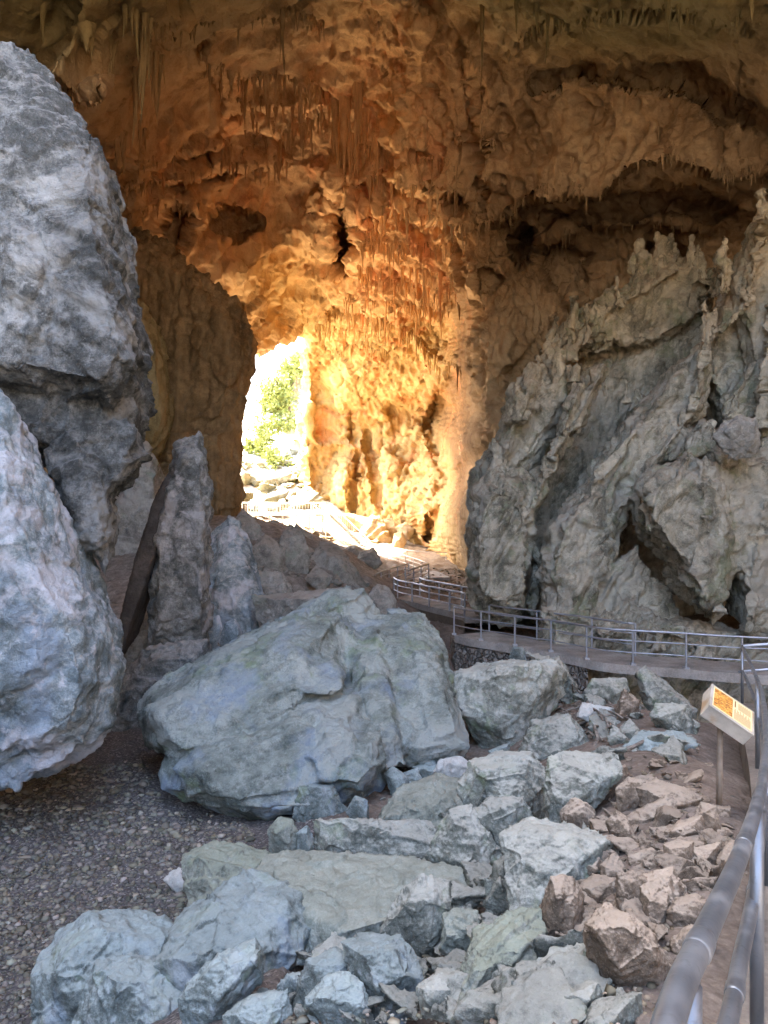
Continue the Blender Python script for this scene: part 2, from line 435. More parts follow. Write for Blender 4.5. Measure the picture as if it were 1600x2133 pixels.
for a, e, r in [(-38,5,30),(-38,30,25),(-40,50,24),(-60,0,22),(-60,30,22),(-60,55,23),(-90,0,22),(-90,30,22),(-90,60,24),(-125,5,26),(-125,40,28),
                (38,5,54),(38,30,32),(40,50,26),(60,0,40),(60,30,28),(60,55,26),(90,0,30),(90,30,28),(90,60,26),(125,5,30),(125,40,28),(0,48,28),(0,62,25),(-20,62,24),(20,62,25),(-38,-20,34),(38,-20,54),(90,-20,32),(-90,-20,24)]:
    ae.append((a, e)); rv.append(r)
shell_tps = TPS(ae, np.log(rv), lam=2e-3, sc=30.0)

ua = np.concatenate([np.linspace(-128, -33, 64)[:-1], np.linspace(-33, -29, 12)[:-1], np.linspace(-29, 29, 520), np.linspace(29, 33, 12)[1:], np.linspace(33, 128, 64)[1:]])
ue = np.concatenate([np.linspace(-22, -9, 14)[:-1], np.linspace(-9, 37, 420), np.linspace(37, 41, 12)[1:], np.linspace(41, 68, 22)[1:]])  # roof ends overhead, out of view, shaped to let skylight in
NA, NE = len(ua), len(ue)
AZ, EL = np.meshgrid(ua, ue)
azf, elf = AZ.ravel(), EL.ravel()
dirs = np.stack([np.cos(np.radians(elf)) * np.sin(np.radians(azf)), np.cos(np.radians(elf)) * np.cos(np.radians(azf)), np.sin(np.radians(elf))], 1)
front = dirs[:, 1] > .15
PX = np.where(front, 800 + dirs[:, 0] / np.maximum(dirs[:, 1], .15) * F, np.sign(dirs[:, 0]) * 9e4)
PY = np.where(front, 1066.5 - dirs[:, 2] / np.maximum(dirs[:, 1], .15) * F, -9e4)
r = np.exp(shell_tps(np.stack([azf, elf], 1)))
wob = dirs * 40
WX = PX + 26 * fbm(wob / 3.0, 3, 3) + 10 * fbm(wob / .8, 3, 5); WY = PY + 26 * fbm(wob / 3.0, 3, 4) + 10 * fbm(wob / .8, 3, 6)

# ledges: (polyline left to right, metres the rock above comes forward, pixels it fades over, pixels of the lip)
LEDGE = [([(60,120),(110,160),(160,200),(200,190),(250,135),(300,100),(340,60),(400,30)], 6.0, 160, 14),
         ([(225,375),(300,345),(370,320),(440,300),(475,296)], 4.0, 120, 8),
         ([(400,105),(450,135),(505,165),(560,150),(610,175),(690,190)], 4.0, 80, 8),
         ([(440,350),(520,345),(560,340),(600,320)], 3.0, 60, 8),
         ([(575,300),(610,265),(650,240),(690,215)], 3.5, 60, 8),
         ([(470,240),(540,215),(600,225),(660,200)], 2.5, 50, 6),
         ([(240,420),(310,380),(380,365),(440,350)], 3.0, 45, 6),
         ([(250,470),(300,440),(350,420),(420,430)], 2.5, 40, 6),
         ([(280,610),(330,640),(400,650),(470,655),(530,650)], -2.5, 60, 6),
         ([(640,690),(690,640),(740,655),(800,650),(850,690),(900,745),(960,770),(1000,760)], 4.5, 60, 8),
         ([(690,470),(740,455),(800,440),(860,440),(930,470),(990,480)], 3.0, 70, 6),
         ([(720,390),(780,370),(830,385),(900,400),(960,410)], 2.2, 50, 6),
         ([(960,440),(1010,470),(1060,450),(1110,400),(1180,390),(1250,410),(1330,350),(1400,330),(1480,350),(1540,360),(1620,345)], 4.5, 120, 10),
         ([(1000,560),(1080,510),(1150,500),(1220,470),(1330,470),(1440,470),(1500,500)], 1.2, 60, 10),
         ([(1090,190),(1200,160),(1300,165),(1420,170),(1500,240),(1600,290)], -2.5, 60, 10),
         ([(1040,120),(1120,60),(1250,30),(1400,20),(1600,60)], 3.0, 80, 14),
         ([(960,60),(1000,160),(1000,260),(1010,400)], 2.0, 60, 10)]
for poly, A, fade, lip in LEDGE:
    d, s, t = seg_dist(WX, WY, poly)
    ends = sstep(0, .12, t) * sstep(1, .88, t)
    near = d < 4 * fade
    up = s > 0                                   # above the line in the picture
    k = np.where(up, np.exp(-(d / fade) ** 1.3), np.clip(1 - d / lip, 0, 1) ** 1.0) * ends
    r = r - np.where(near, A * k, 0)
# hollows: (x, y, rx, ry, rotation, metres deep)
HOLLOW = [(480,468,62,30,-8,5.0),(1085,520,34,44,0,7.0),(1250,440,120,30,-6,2.5),(1440,420,100,40,0,3),(360,470,34,70,10,3.5),
          (935,875,42,110,8,7.0),(735,1010,9,70,4,2.5),(780,975,16,90,-14,2.0),(905,1095,16,40,10,6.0),(1010,585,26,30,0,2.5),(1290,660,60,60,0,3),(950,430,26,22,0,3.0),(660,420,60,40,30,2.0),(735,890,10,36,-6,1.6),(850,880,60,30,30,1.2),
          (430,330,120,60,-20,2.0),(310,560,30,60,0,2.5),(1180,560,60,60,0,3.0),(1380,560,60,70,0,4.0)]
for x, y, rx, ry, ro, dep in HOLLOW:
    c, s_ = math.cos(R(ro)), math.sin(R(ro)); X = WX - x; Y = WY - y
    q = ((X * c + Y * s_) / rx) ** 2 + ((-X * s_ + Y * c) / ry) ** 2
    r = r + dep * np.where(q < 6, 1 - sstep(.45, 1.35, q), 0)
SX = PX + 7 * fbm(wob / .9, 3, 23); SY = PY + 12 * fbm(wob / .9, 3, 24)      # the dark slit cave
q = ((SX - 714 - .03 * (SY - 470)) / (13 + 13 * sstep(390, 500, SY))) ** 2 + ((SY - 480) / 96) ** 2
r = r + 12 * np.where(q < 6, 1 - sstep(.5, 1.2, q), 0)
# ribs / folds that stand out
RIB = [([(165,205),(230,180),(290,130),(330,90)], 3.0, 26),([(480,590),(560,530),(640,480),(690,400)], 2.5, 34),([(690,300),(690,400),(680,480),(672,560)], 2.6, 16),([(742,390),(756,470),(752,560)], 2.0, 14),
       ([(880,10),(870,110),(850,220),(850,330)], 3.5, 40),([(930,60),(930,200),(960,330)], 1.8, 22),([(770,230),(830,320),(900,420),(970,500)], 2.0, 26),
       ([(980,420),(985,600),(975,760)], 3.0, 30),([(640,730),(650,850),(640,960),(650,1080)], 2.0, 20),
       ([(680,750),(720,830),(800,880),(900,900)], 1.5, 18),([(870,1110),(895,1010),(925,960),(955,1040)], 3.5, 22),([(700,780),(790,760),(860,790),(920,870)], 1.2, 18),
       ([(700,960),(715,1060),(730,1120)], 2.5, 20),([(800,930),(830,990),(850,1060)], 2.0, 22),([(645,930),(700,925),(760,925)], 1.0, 10),([(1330,520),(1340,620),(1350,700)], 2.2, 14),
       ([(1360,500),(1375,600),(1380,690)], 2.0, 14),([(1290,580),(1290,680),(1300,740)], 2.4, 12),([(1195,600),(1200,660),(1205,720)], 2.2, 10),([(1160,650),(1160,720),(1165,800)], 2.4, 10)]
for poly, A, wd in RIB:
    d, s, t = seg_dist(WX, WY, poly)
    r = r - np.where(d < 3 * wd, A * np.exp(-(d / wd) ** 2) * sstep(0, .15, t) * sstep(1, .85, t), 0)

HOLE = [(545,752),(572,726),(598,708),(622,699),(630,706),(622,760),(626,800),(617,860),(614,920),(624,1000),(626,1060),(634,1110),(645,1175),
        (500,1190),(300,1190),(250,1000),(330,800),(330,735),(420,715),(500,735),(530,752)]
HX = PX + 4 * fbm(wob / 1.2, 3, 13) + 1.5 * fbm(wob / .35, 2, 15); HY = PY + 4 * fbm(wob / 1.2, 3, 14) + 1.5 * fbm(wob / .35, 2, 16)
hd, hs, ht = seg_dist(HX, HY, HOLE, True)
r = r + np.where(hd < 26, np.where(PX > 615, 8, 3.5) * (1 - hd / 26) ** 2.2, 0)
inhole = in_poly(HX, HY, HOLE)
# the sheet stops where the walkway side is covered by the formation and the ground
base = np.array([0, 0, CZ]) + dirs * r[:, None]
# true normals of the base sheet
def grid_normals(V):
    G = V.reshape(NE, NA, 3); du = np.gradient(G, axis=1); dv = np.gradient(G, axis=0)
    n = np.cross(du, dv).reshape(-1, 3); n /= np.linalg.norm(n, axis=1, keepdims=True) + 1e-9
    flip = (n * dirs).sum(1) > 0; n[flip] *= -1; return n
nn = grid_normals(base); nn = nn * .55 - dirs * .45; nn /= np.linalg.norm(nn, axis=1, keepdims=True)
def blob(x, y, rx, ry): return np.exp(-((PX - x) / rx) ** 2 - ((PY - y) / ry) ** 2)
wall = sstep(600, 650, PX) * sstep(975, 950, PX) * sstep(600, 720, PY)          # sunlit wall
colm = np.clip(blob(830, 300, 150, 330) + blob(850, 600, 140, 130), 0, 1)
lace = np.clip(blob(1200, 260, 210, 120) + blob(1020, 330, 90, 200) + .6 * blob(900, 350, 80, 160), 0, 1)
smooth_ = np.clip(blob(420, 200, 130, 90) + blob(1300, 90, 300, 80) * .8 + blob(600, 400, 70, 60) * .5, 0, 1)
sc = np.clip(r / 55, .35, 1.6)
q = base.copy()
disp = np.zeros(len(r))
calm = (1 - .45 * smooth_) * (1 - .88 * wall)
disp += sc * 1.1 * calm * fbm(q / 7.0, 3, 101)
disp += sc * .9 * calm * (ridged(q / 5.5 + .4 * fbm(q / 4, 2, 7)[:, None], 3, 111) - .35)
f1, f2, idn = worley((q + 1.2 * np.stack([fbm(q / 3, 2, 1), fbm(q / 3, 2, 2), fbm(q / 3, 2, 3)], 1)) / 4.2, 121)
disp += sc * .8 * calm * (idn - .5)
f1, f2, idn = worley((q + .6 * np.stack([fbm(q / 1.5, 2, 1), fbm(q / 1.5, 2, 2), fbm(q / 1.5, 2, 3)], 1)) / 1.7, 122)
disp += sc * .28 * calm * (idn - .5)
fl = q * np.array([1 / .9, 1 / .9, 1 / 8.0]) + .5 * fbm(q / 3, 2, 131)[:, None]
disp += sc * (.20 + .18 * wall + .6 * colm) * (ridged(fl, 3, 133) - .3)            # draperies
f1, f2, idn = worley(q / np.array([1.5, 1.5, 1.9]) + .35 * fbm(q / 1.5, 3, 141)[:, None], 143)
disp += wall * sc * .7 * (worley(q / np.array([4.5, 4.5, 9.0]) + q[:, 2:3] * .12 + .3 * fbm(q / 4, 3, 77)[:, None], 78)[2] - .5)
drape = np.clip(blob(1060, 760, 110, 260) + blob(1300, 620, 260, 110), 0, 1)
disp += drape * .9 * (ridged(fl * 1.3, 3, 135) - .3)
disp -= lace * 1.3 * sstep(.62, .12, f1)
f1, f2, idn = worley(q / .75, 144); disp -= lace * .45 * sstep(.6, .1, f1)
disp += sc * .15 * (1 - .35 * smooth_) * (1 - .62 * wall) * fbm(q / 1.1, 5, 151, .6) * 1.8
disp += sc * .10 * (1 - .5 * wall) * (ridged(q / .8, 4, 161) - .3)
ws = (q + .8 * np.stack([fbm(q / 2.5, 2, 5), fbm(q / 2.5, 2, 6), 0 * q[:, 0]], 1)) * np.array([1 / 2.6, 1 / 2.6, 1 / 7.5]); f1, f2, idn = worley(ws, 181)
disp -= wall * .8 * np.exp(-(f2 - f1) / .05)                                   # joints between the flowstone sheets
disp += wall * .14 * (ridged(q * np.array([1 / .7, 1 / .7, 1 / 3.0]), 4, 183) - .3)
rg = r.reshape(NE, NA); st_ = np.abs(np.gradient(rg, axis=1)) / (rg * np.maximum(np.gradient(np.radians(ua)), 1e-6)[None, :])
for _ in range(3): st_ = (st_ + np.roll(st_, 1, 1) + np.roll(st_, -1, 1) + np.roll(st_, 1, 0) + np.roll(st_, -1, 0)) / 5
disp *= 1 - .5 * sstep(3.0, 9.0, st_.ravel()) * ((PX > 900) & (PX < 1010) & (PY > 520))
V = base + nn * disp[:, None]
keepv = ~inhole
idx = np.arange(NE * NA).reshape(NE, NA)
quads = np.stack([idx[:-1, :-1], idx[:-1, 1:], idx[1:, 1:], idx[1:, :-1]], -1).reshape(-1, 4)
quads = quads[keepv[quads].all(1)]
qc = lambda A: A[quads].mean(1)
qx, qy = qc(WX), qc(WY)
# rock colour: iron-stained ochre by the mouth, tan and olive overhead, with light and shade painted in
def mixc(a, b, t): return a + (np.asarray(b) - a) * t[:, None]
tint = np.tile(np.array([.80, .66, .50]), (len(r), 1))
tint = mixc(tint, (.32, .30, .17), np.clip(blob(120, 40, 330, 170) + 1.2 * blob(1350, 20, 420, 150) + .6 * blob(700, -40, 500, 90), 0, 1))  # near roof olive, and darkened to paint its shade in
tint = mixc(tint, (.30, .23, .155), np.clip(blob(1250, 480, 330, 110) + blob(1560, 250, 130, 160) + blob(1060, 700, 90, 250) * .6, 0, 1))  # right alcoves darkened, shade put into the colour
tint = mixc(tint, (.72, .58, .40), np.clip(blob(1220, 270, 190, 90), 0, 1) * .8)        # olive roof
tint = mixc(tint, (.56, .37, .23), np.clip(blob(400, 350, 270, 260) * .95, 0, 1))  # left dome dimmed by colour to stand for shade
tint = mixc(tint, (1.2, .88, .55), np.clip(colm * 1.0, 0, 1))  # buttress brightened, bounced light painted into the tint
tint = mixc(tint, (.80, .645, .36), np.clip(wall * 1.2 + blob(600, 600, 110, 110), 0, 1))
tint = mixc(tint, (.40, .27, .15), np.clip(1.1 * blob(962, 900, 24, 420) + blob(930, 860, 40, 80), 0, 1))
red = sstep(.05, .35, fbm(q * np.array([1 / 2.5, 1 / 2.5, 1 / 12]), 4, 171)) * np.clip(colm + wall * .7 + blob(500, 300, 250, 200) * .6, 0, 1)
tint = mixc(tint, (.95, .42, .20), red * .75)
tint = np.clip(tint, .02, 1.5)
def sub_mesh(mask, name, mat):
    f = quads[mask]; u, inv = np.unique(f, return_inverse=True)
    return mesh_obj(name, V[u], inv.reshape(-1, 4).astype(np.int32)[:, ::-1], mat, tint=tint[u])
is_wall = (qx > 590) & (qx < 968) & (qy > 655)
is_col = (qx > 688) & (qx < 985) & (qy <= 655) & (qy > 200) & ~is_wall
is_arch = (qx > 520) & (qx <= 688) & (qy > 480) & (qy < 800) & ~is_wall & ~is_col
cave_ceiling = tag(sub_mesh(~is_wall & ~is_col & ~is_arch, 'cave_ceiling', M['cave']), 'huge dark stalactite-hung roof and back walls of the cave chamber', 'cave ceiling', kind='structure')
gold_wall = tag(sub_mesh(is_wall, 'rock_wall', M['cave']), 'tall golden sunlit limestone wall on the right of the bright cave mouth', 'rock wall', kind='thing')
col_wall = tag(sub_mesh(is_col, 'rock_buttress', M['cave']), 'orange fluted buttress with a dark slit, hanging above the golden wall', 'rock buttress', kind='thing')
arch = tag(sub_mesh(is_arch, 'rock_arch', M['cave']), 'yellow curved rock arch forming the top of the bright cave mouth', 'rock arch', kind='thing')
Vgrid = V
# unseen outer shell added to stop light leaking through the roof
gi_ = idx[::6, ::6]; ob = np.array([0, 0, CZ]) + dirs * (r + 3.5)[:, None]; hd2 = np.where(inhole, -1, hd)
oq = np.stack([gi_[:-1, :-1], gi_[:-1, 1:], gi_[1:, 1:], gi_[1:, :-1]], -1).reshape(-1, 4)
oq = oq[(hd2[oq] > 45).all(1) & ~((PX[oq] > 560) & (PX[oq] < 700) & (PY[oq] > 600)).any(1)]
u_, inv_ = np.unique(oq, return_inverse=True)
back = mesh_obj('leak_shell', ob[u_], inv_.reshape(-1, 4).astype(np.int32), M['cave'], cave_ceiling, tint=np.tile([.6, .5, .35], (len(u_), 1)))
def shell_pt(px, py):
    a, e = azel(px, py); i = int(np.clip(np.searchsorted(ue, e), 0, NE - 1)); j = int(np.clip(np.searchsorted(ua, a), 0, NA - 1))
    return Vgrid[i * NA + j]

# stalactites: each is a part of the roof or wall it grows from
_so = rng
def add_drip(vs, fs, tn, a, L, r0, seed, col, seg=8, rings=9, bend=.06):
    rn = np.random.default_rng(seed); n0 = sum(len(x) for x in vs); v = []
    dx, dy = rn.uniform(-bend, bend, 2) * L
    for i in range(rings):
        t = i / (rings - 1); rr_ = r0 * ((1 - t) ** 1.15 * .85 + .12 * (1 - t) ** .3) * rn.uniform(.7, 1.3) + .01
        for k in range(seg):
            th = 2 * math.pi * k / seg; w_ = rn.uniform(.75, 1.2)
            v.append((a[0] + dx * t * t + math.cos(th) * rr_ * w_, a[1] + dy * t * t + math.sin(th) * rr_ * w_, a[2] + .25 * r0 - L * t))
    for i in range(rings - 1):
        for k in range(seg): fs.append((n0 + i * seg + k, n0 + (i + 1) * seg + k, n0 + (i + 1) * seg + (k + 1) % seg, n0 + i * seg + (k + 1) % seg))
    vs.append(np.array(v)); tn.append(np.tile(np.asarray(col) * rn.uniform(.8, 1.1), (len(v), 1)))
def tint_at(px, py):
    a, e = azel(px, py); i = int(np.clip(np.searchsorted(ue, e), 0, NE - 1)); j = int(np.clip(np.searchsorted(ua, a), 0, NA - 1)); return tint[i * NA + j]
def stal_cluster(name, px, py, Lpx, wpx, parent, seed, n_side=5, kind=None, many=None):
    rn = np.random.default_rng(seed); vs, fs, tn = ([], [], []) if many is None else many
    if 688 < px < 752 and 385 < py + Lpx * .6 and py < 600 and py > 340: return None
    p0 = shell_pt(px, py - 3); m = p0[1] / F; col = tint_at(px, py - 3)
    add_drip(vs, fs, tn, p0, Lpx * m, wpx * m * .5, seed, col)
    for k in range(n_side):
        x = px + rn.uniform(-1.1, 1.1) * wpx; p = shell_pt(x, py - 4); p = p0 + (p - p0) * .32
        add_drip(vs, fs, tn, p, Lpx * m * rn.uniform(.25, .8), wpx * m * rn.uniform(.2, .36), seed * 7 + k, col, 6, 7)
    if many is None:
        o = mesh_obj(name, np.vstack(vs), fs, M['stal'], None, tint=np.vstack(tn)); o.parent = parent; return o
STAL = [ # polyline, count, length range in pixels, width, parent
 ([(250,10),(300,30),(345,70)], 7, 40, 110, 12), ([(300,60),(312,100),(325,120)], 5, 60, 130, 14), ([(85,20),(140,50),(195,60),(240,100)], 5, 40, 90, 20), ([(268,150),(285,240),(300,280)], 5, 40, 90, 9),
 ([(430,130),(505,168),(560,155),(615,180),(690,192)], 16, 30, 95, 10), ([(455,320),(470,300),(520,330),(515,300)], 7, 40, 80, 8), ([(578,300),(612,268),(650,245),(688,222)], 11, 35, 85, 9), ([(545,225),(600,232),(640,215)], 6, 30, 60, 9),
 ([(250,420),(310,385),(380,368),(440,352)], 9, 18, 40, 7), ([(440,352),(520,348),(560,345),(600,325)], 9, 25, 70, 7)]
seed = 9000
for poly, n, l0, l1, wd in STAL:
    for k in range(n):
        t = (k + rng.uniform(.2, .8)) / n * (len(poly) - 1); i = min(int(t), len(poly) - 2); f_ = t - i
        x = poly[i][0] + (poly[i + 1][0] - poly[i][0]) * f_; y = poly[i][1] + (poly[i + 1][1] - poly[i][1]) * f_
        stal_cluster('stalactite', x, y, np.clip(l0 * (l1 / l0) ** (.5 + .38 * rng.normal()), 6, 1.5 * l1), wd * math.exp(.42 * rng.normal()), cave_ceiling, seed); seed += 1
for x, y, L, wd in [(1075,0,75,9),(1110,20,70,10),(1135,40,100,8),(1392,0,90,12),(1412,10,55,9),(1565,0,50,10),(1010,10,150,10),(745,30,230,14),(712,0,100,12),(585,20,150,12),(880,0,80,12),(1180,330,40,8),(1355,270,50,6),(1500,290,45,8)]:
    if x in (745, 712, 880): continue
    stal_cluster('stalactite', x, y, L, wd, cave_ceiling, seed, 2); seed += 1
for x, y, L, wd in [(300,60,200,22),(318,110,150,16),(286,130,190,15),(246,275,85,18),(232,290,66,15)]:
    stal_cluster('stalactite', x, y, L, wd, cave_ceiling, seed, 6); seed += 1
for x, y, L, wd in [(700,210,150,20),(722,200,165,24),(745,170,200,20),(762,235,110,18),(692,265,90,14),(738,300,70,18),(780,280,120,16),(708,300,75,16)]:
    stal_cluster('stalactite', x, y, L, wd, col_wall, seed, 7); seed += 1
for poly, n, l0, l1, wd in [([(692,230),(720,260),(745,300),(760,330)], 14, 40, 120, 10), ([(690,360),(730,380),(780,372),(830,388),(900,402),(960,412)], 14, 25, 80, 8), ([(692,470),(740,458),(800,442),(860,444),(930,470),(980,480)], 16, 25, 70, 7), ([(700,560),(740,545),(800,560),(870,555),(950,580)], 18, 30, 100, 7)]:
    for k in range(n):
        t = (k + rng.uniform(.2, .8)) / n * (len(poly) - 1); i = min(int(t), len(poly) - 2); f_ = t - i
        x = poly[i][0] + (poly[i + 1][0] - poly[i][0]) * f_; y = poly[i][1] + (poly[i + 1][1] - poly[i][1]) * f_
        stal_cluster('stalactite', x, y, np.clip(l0 * (l1 / l0) ** (.5 + .38 * rng.normal()), 6, 1.5 * l1), wd * math.exp(.42 * rng.normal()), col_wall, seed); seed += 1
for k in range(46):
    t = rng.random(); x = 650 + 320 * t; y = np.interp(x, [650,690,740,800,850,900,960], [690,645,658,655,692,745,770])
    stal_cluster('stalactite', x, y, rng.uniform(18, 60), rng.uniform(4, 8), gold_wall, seed); seed += 1
def fringe(parent, polys, per, l0, l1, wd, label):
    vs, fs, tn = [], [], []; global seed
    for poly in polys:
        n = int(per * sum(math.dist(poly[i], poly[i + 1]) for i in range(len(poly) - 1)) / 100)
        for k in range(n):
            t = (rng.integers(1, 9) / 9 + rng.normal() * .035) % 1.0 * (len(poly) - 1); i = min(int(t), len(poly) - 2); f_ = t - i
            x = poly[i][0] + (poly[i + 1][0] - poly[i][0]) * f_; y = poly[i][1] + (poly[i + 1][1] - poly[i][1]) * f_ + rng.uniform(-8, 8)
            stal_cluster('', x, y, l0 * .7 * (1.5 * l1 / l0) ** (rng.random() ** 1.8), wd * rng.uniform(.6, 1.5), parent, seed, 0, many=(vs, fs, tn)); seed += 1
    o = mesh_obj('stalactite_fringe', np.vstack(vs), fs, M['stal'], None, tint=np.vstack(tn)); o.parent = parent; o['kind'] = 'stuff'
fringe(cave_ceiling, [p for p, A, f_, l_ in LEDGE if A > 0 and p[0][0] not in (640, 690, 720)], 13, 8, 36, 5, '')
fringe(cave_ceiling, [[(420,150),(520,230),(600,300)], [(480,250),(560,300),(660,260)], [(560,160),(690,210)], [(250,100),(420,40),(600,30),(690,60)], [(990,150),(1005,330)], [(1040,430),(1100,520),(1240,560)], [(1500,320),(1600,380)]], 14, 10, 45, 6, '')
fringe(col_wall, [[(690,250),(760,300),(800,330)], [(695,420),(760,480),(850,520)], [(740,560),(860,600),(970,600)], [(860,330),(960,350)], [(700,620),(960,640)], [(700,500),(960,520)]], 30, 12, 60, 5, '')
fringe(gold_wall, [[(650,690),(690,645),(740,658),(800,655),(850,692),(900,745),(960,770)], [(680,740),(760,720),(840,760)], [(660,700),(700,690),(780,700)]], 30, 8, 40, 4, '')
# ------------------------------------------------------------------ ground
GP = [ # px, py, distance
 (-300,2000,8),(0,2000,8.6),(100,1800,11),(300,1620,14.5),(100,1690,13),(-100,1600,16),(450,1700,12.6),(350,1850,10),(560,1720,12),
 (150,2133,6.8),(400,2133,5.2),(600,2133,4.6),(800,2133,4.3),(1000,2133,3.9),(1200,2133,3.4),
 (700,1900,7.4),(500,1950,7.6),(900,1900,6.6),(1100,1900,5.8),(1300,1900,5.0),(800,1780,9.2),(1000,1700,9.3),(1200,1700,7.8),(1400,1750,6.0),(1300,1600,8.8),
 (1505,1690,7.1),(1450,1600,8.3),(1250,1560,12),(1100,1560,14.5),(1000,1540,16),(1300,1480,17.5),(1450,1480,17),(1000,1400,22),(1250,1470,17.6),(1450,1505,15.2)]
GW = [ # world x, y, height over the gravel floor
 (1.2,0.5,CZ-2.3),(0.5,0,CZ-2.3),(1.6,2,CZ-2.6),(4.4,7.5,CZ-3.4),(6.5,11,CZ-4.4),(3,3.5,CZ-2.9),(7,18.3,CZ-7.2),(4,20.5,CZ-6.2),(7,17,CZ-6.2),(9.6,16.8,CZ-6.5),(12,17,CZ-6.5),(10,19,CZ-7.4),(0.2,1.5,CZ-2.3),(-1,0,CZ-2.2),(-3,2,1.6),(-6,5,0.5),(4,2,CZ-2.6),(8,8,CZ-3.6),
 (0,-6,CZ-1.7),(10,-8,CZ-1.2),(-10,-8,2.5),(0,-18,CZ+5),(-15,-20,CZ+4),(15,-20,CZ+5),(0,-35,CZ+15),(-30,-35,CZ+15),(30,-35,CZ+15),(8,21.5,CZ-7.6),(4,23,CZ-7.0),(11,20,CZ-7.6),(6,24,CZ-7),(11,24,CZ-7),(-20,0,1),(-14,14,.3),(-20,25,1),(-30,40,2),(20,0,CZ-2.5),(14,15,CZ-5.5),(25,20,CZ-3.6),(30,40,CZ-4),  # behind the camera: unseen rise shaped to block the low sky
 (-4,20,0.2),(-6,26,1.2),(0,24,-.4),(3,24,-.8),(6,20,-1.0),(10,19,-1.2),(14,26,.3),(6,33,-.2),(0,30,-.2),(-9,32,2.6),(-5,32,2.0),(-5,40,3.8),(-8,42,4.7),(-2,42,2.4),(1,36,.2),(3,45,0.1),(6,50,0.1),(8,60,.3),(0,50,1.2),
 (-4,55,3.2),(-9,55,4.6),(-15,50,5),(-3,65,2.0),(0,72,.9),(6,70,.9),(10,80,.9),(0,85,1.0),(5,92,1.1),(-6,72,2.0),(-9,80,3.6),(-14,75,5),(-12,88,3.5),(-16,98,6.0),(-10,100,6),(-22,115,13),(-14,118,13),(-18,135,18),(-12,135,19),(-30,130,18),
 (-22,160,24),(-40,160,26),(-40,100,10),(-30,80,7),(5,130,8),(40,100,3),(60,40,3),(-60,40,5),(-60,100,14),(-60,160,28),(30,160,12),(60,-20,10),(-60,-20,10),(0,300,40),(-150,250,50),(150,250,30),(-200,0,8),(200,0,8),(0,-200,30),(-120,-120,30),(120,-120,30)]
gx = []; gh = []
for px, py, d in GP:
    p = P(px, py, d); gx.append((p[0], p[1])); gh.append(p[2])
for x, y, h in GW: gx.append((x, y)); gh.append(h)
def warp(xy):                                    # compress distance so that near control points do not ring far away
    xy = np.asarray(xy, float); rr = np.hypot(xy[:, 0], xy[:, 1]) + 1e-6; k = np.log1p(rr / 6.0) / rr
    return xy * k[:, None]
ground_tps = TPS(warp(gx), gh, lam=2e-3, sc=1.0)
def ground_base(xy): return ground_tps(warp(xy))
def ground_z(xy):
    xy = np.asarray(xy, float).reshape(-1, 2); h = ground_base(xy); q = np.c_[xy, np.zeros(len(xy))]
    rr = np.hypot(xy[:, 0], xy[:, 1]); k = np.clip(rr / 14, .25, 2.2)
    h = h + k * .20 * fbm(q / 2.2, 4, 201) + k * .09 * ridged(q / .9, 4, 203)
    return h
aa = np.concatenate([np.linspace(-180, -33, 60)[:-1], np.linspace(-33, 33, 460), np.linspace(33, 180, 60)[1:]])
rr = np.concatenate([np.linspace(.05, 3, 24)[:-1], np.exp(np.linspace(math.log(3), math.log(170), 560)), np.array([200, 260, 340, 480])])
A_, R_ = np.meshgrid(aa, rr); gxy = np.stack([R_ * np.sin(np.radians(A_)), R_ * np.cos(np.radians(A_))], -1).reshape(-1, 2)
gz = ground_z(gxy)
rad_ = np.hypot(gxy[:, 0], gxy[:, 1]); q3 = np.c_[gxy, gz]
f1, f2, idn = worley(q3 / .11, 207); cl = np.clip(1.3 - rad_ / 22, 0, 1)
gz = gz + cl * .022 * (idn - .3) * sstep(.75, .35, f1) + cl * .03 * fbm(q3 / .25, 3, 209)
gpx, gpy = pix(q3); gpx = np.where(gxy[:, 1] > 1, gpx, -999)
RUB = [(600,2300),(560,2090),(640,1830),(760,1680),(960,1590),(1180,1590),(1240,1690),(1270,1850),(1230,2000),(1330,2080),(1330,2400)]
rd_, _, _ = seg_dist(gpx, gpy, RUB, True); inr = in_poly(gpx, gpy, RUB) & (rad_ < 16) & (gxy[:, 1] > 1)
gz = gz - np.where(inr, .24 * sstep(0, 45, rd_), 0)
PIT = [(4.8,20.2),(6.3,17.6),(6.9,15.8),(9,14.0),(16,13.6),(20,32),(5.0,32)]
pd_, _, _ = seg_dist(gxy[:, 0], gxy[:, 1], PIT, True); gz = gz - np.where(in_poly(gxy[:, 0], gxy[:, 1], PIT), 4.8 * sstep(0, 1.1, pd_), 0)
GV = np.c_[gxy, gz]; n_a = len(aa); n_r = len(rr)
gi = np.arange(n_a * n_r).reshape(n_r, n_a)
gq = np.stack([gi[:-1, :-1], gi[:-1, 1:], gi[1:, 1:], gi[1:, :-1]], -1).reshape(-1, 4)
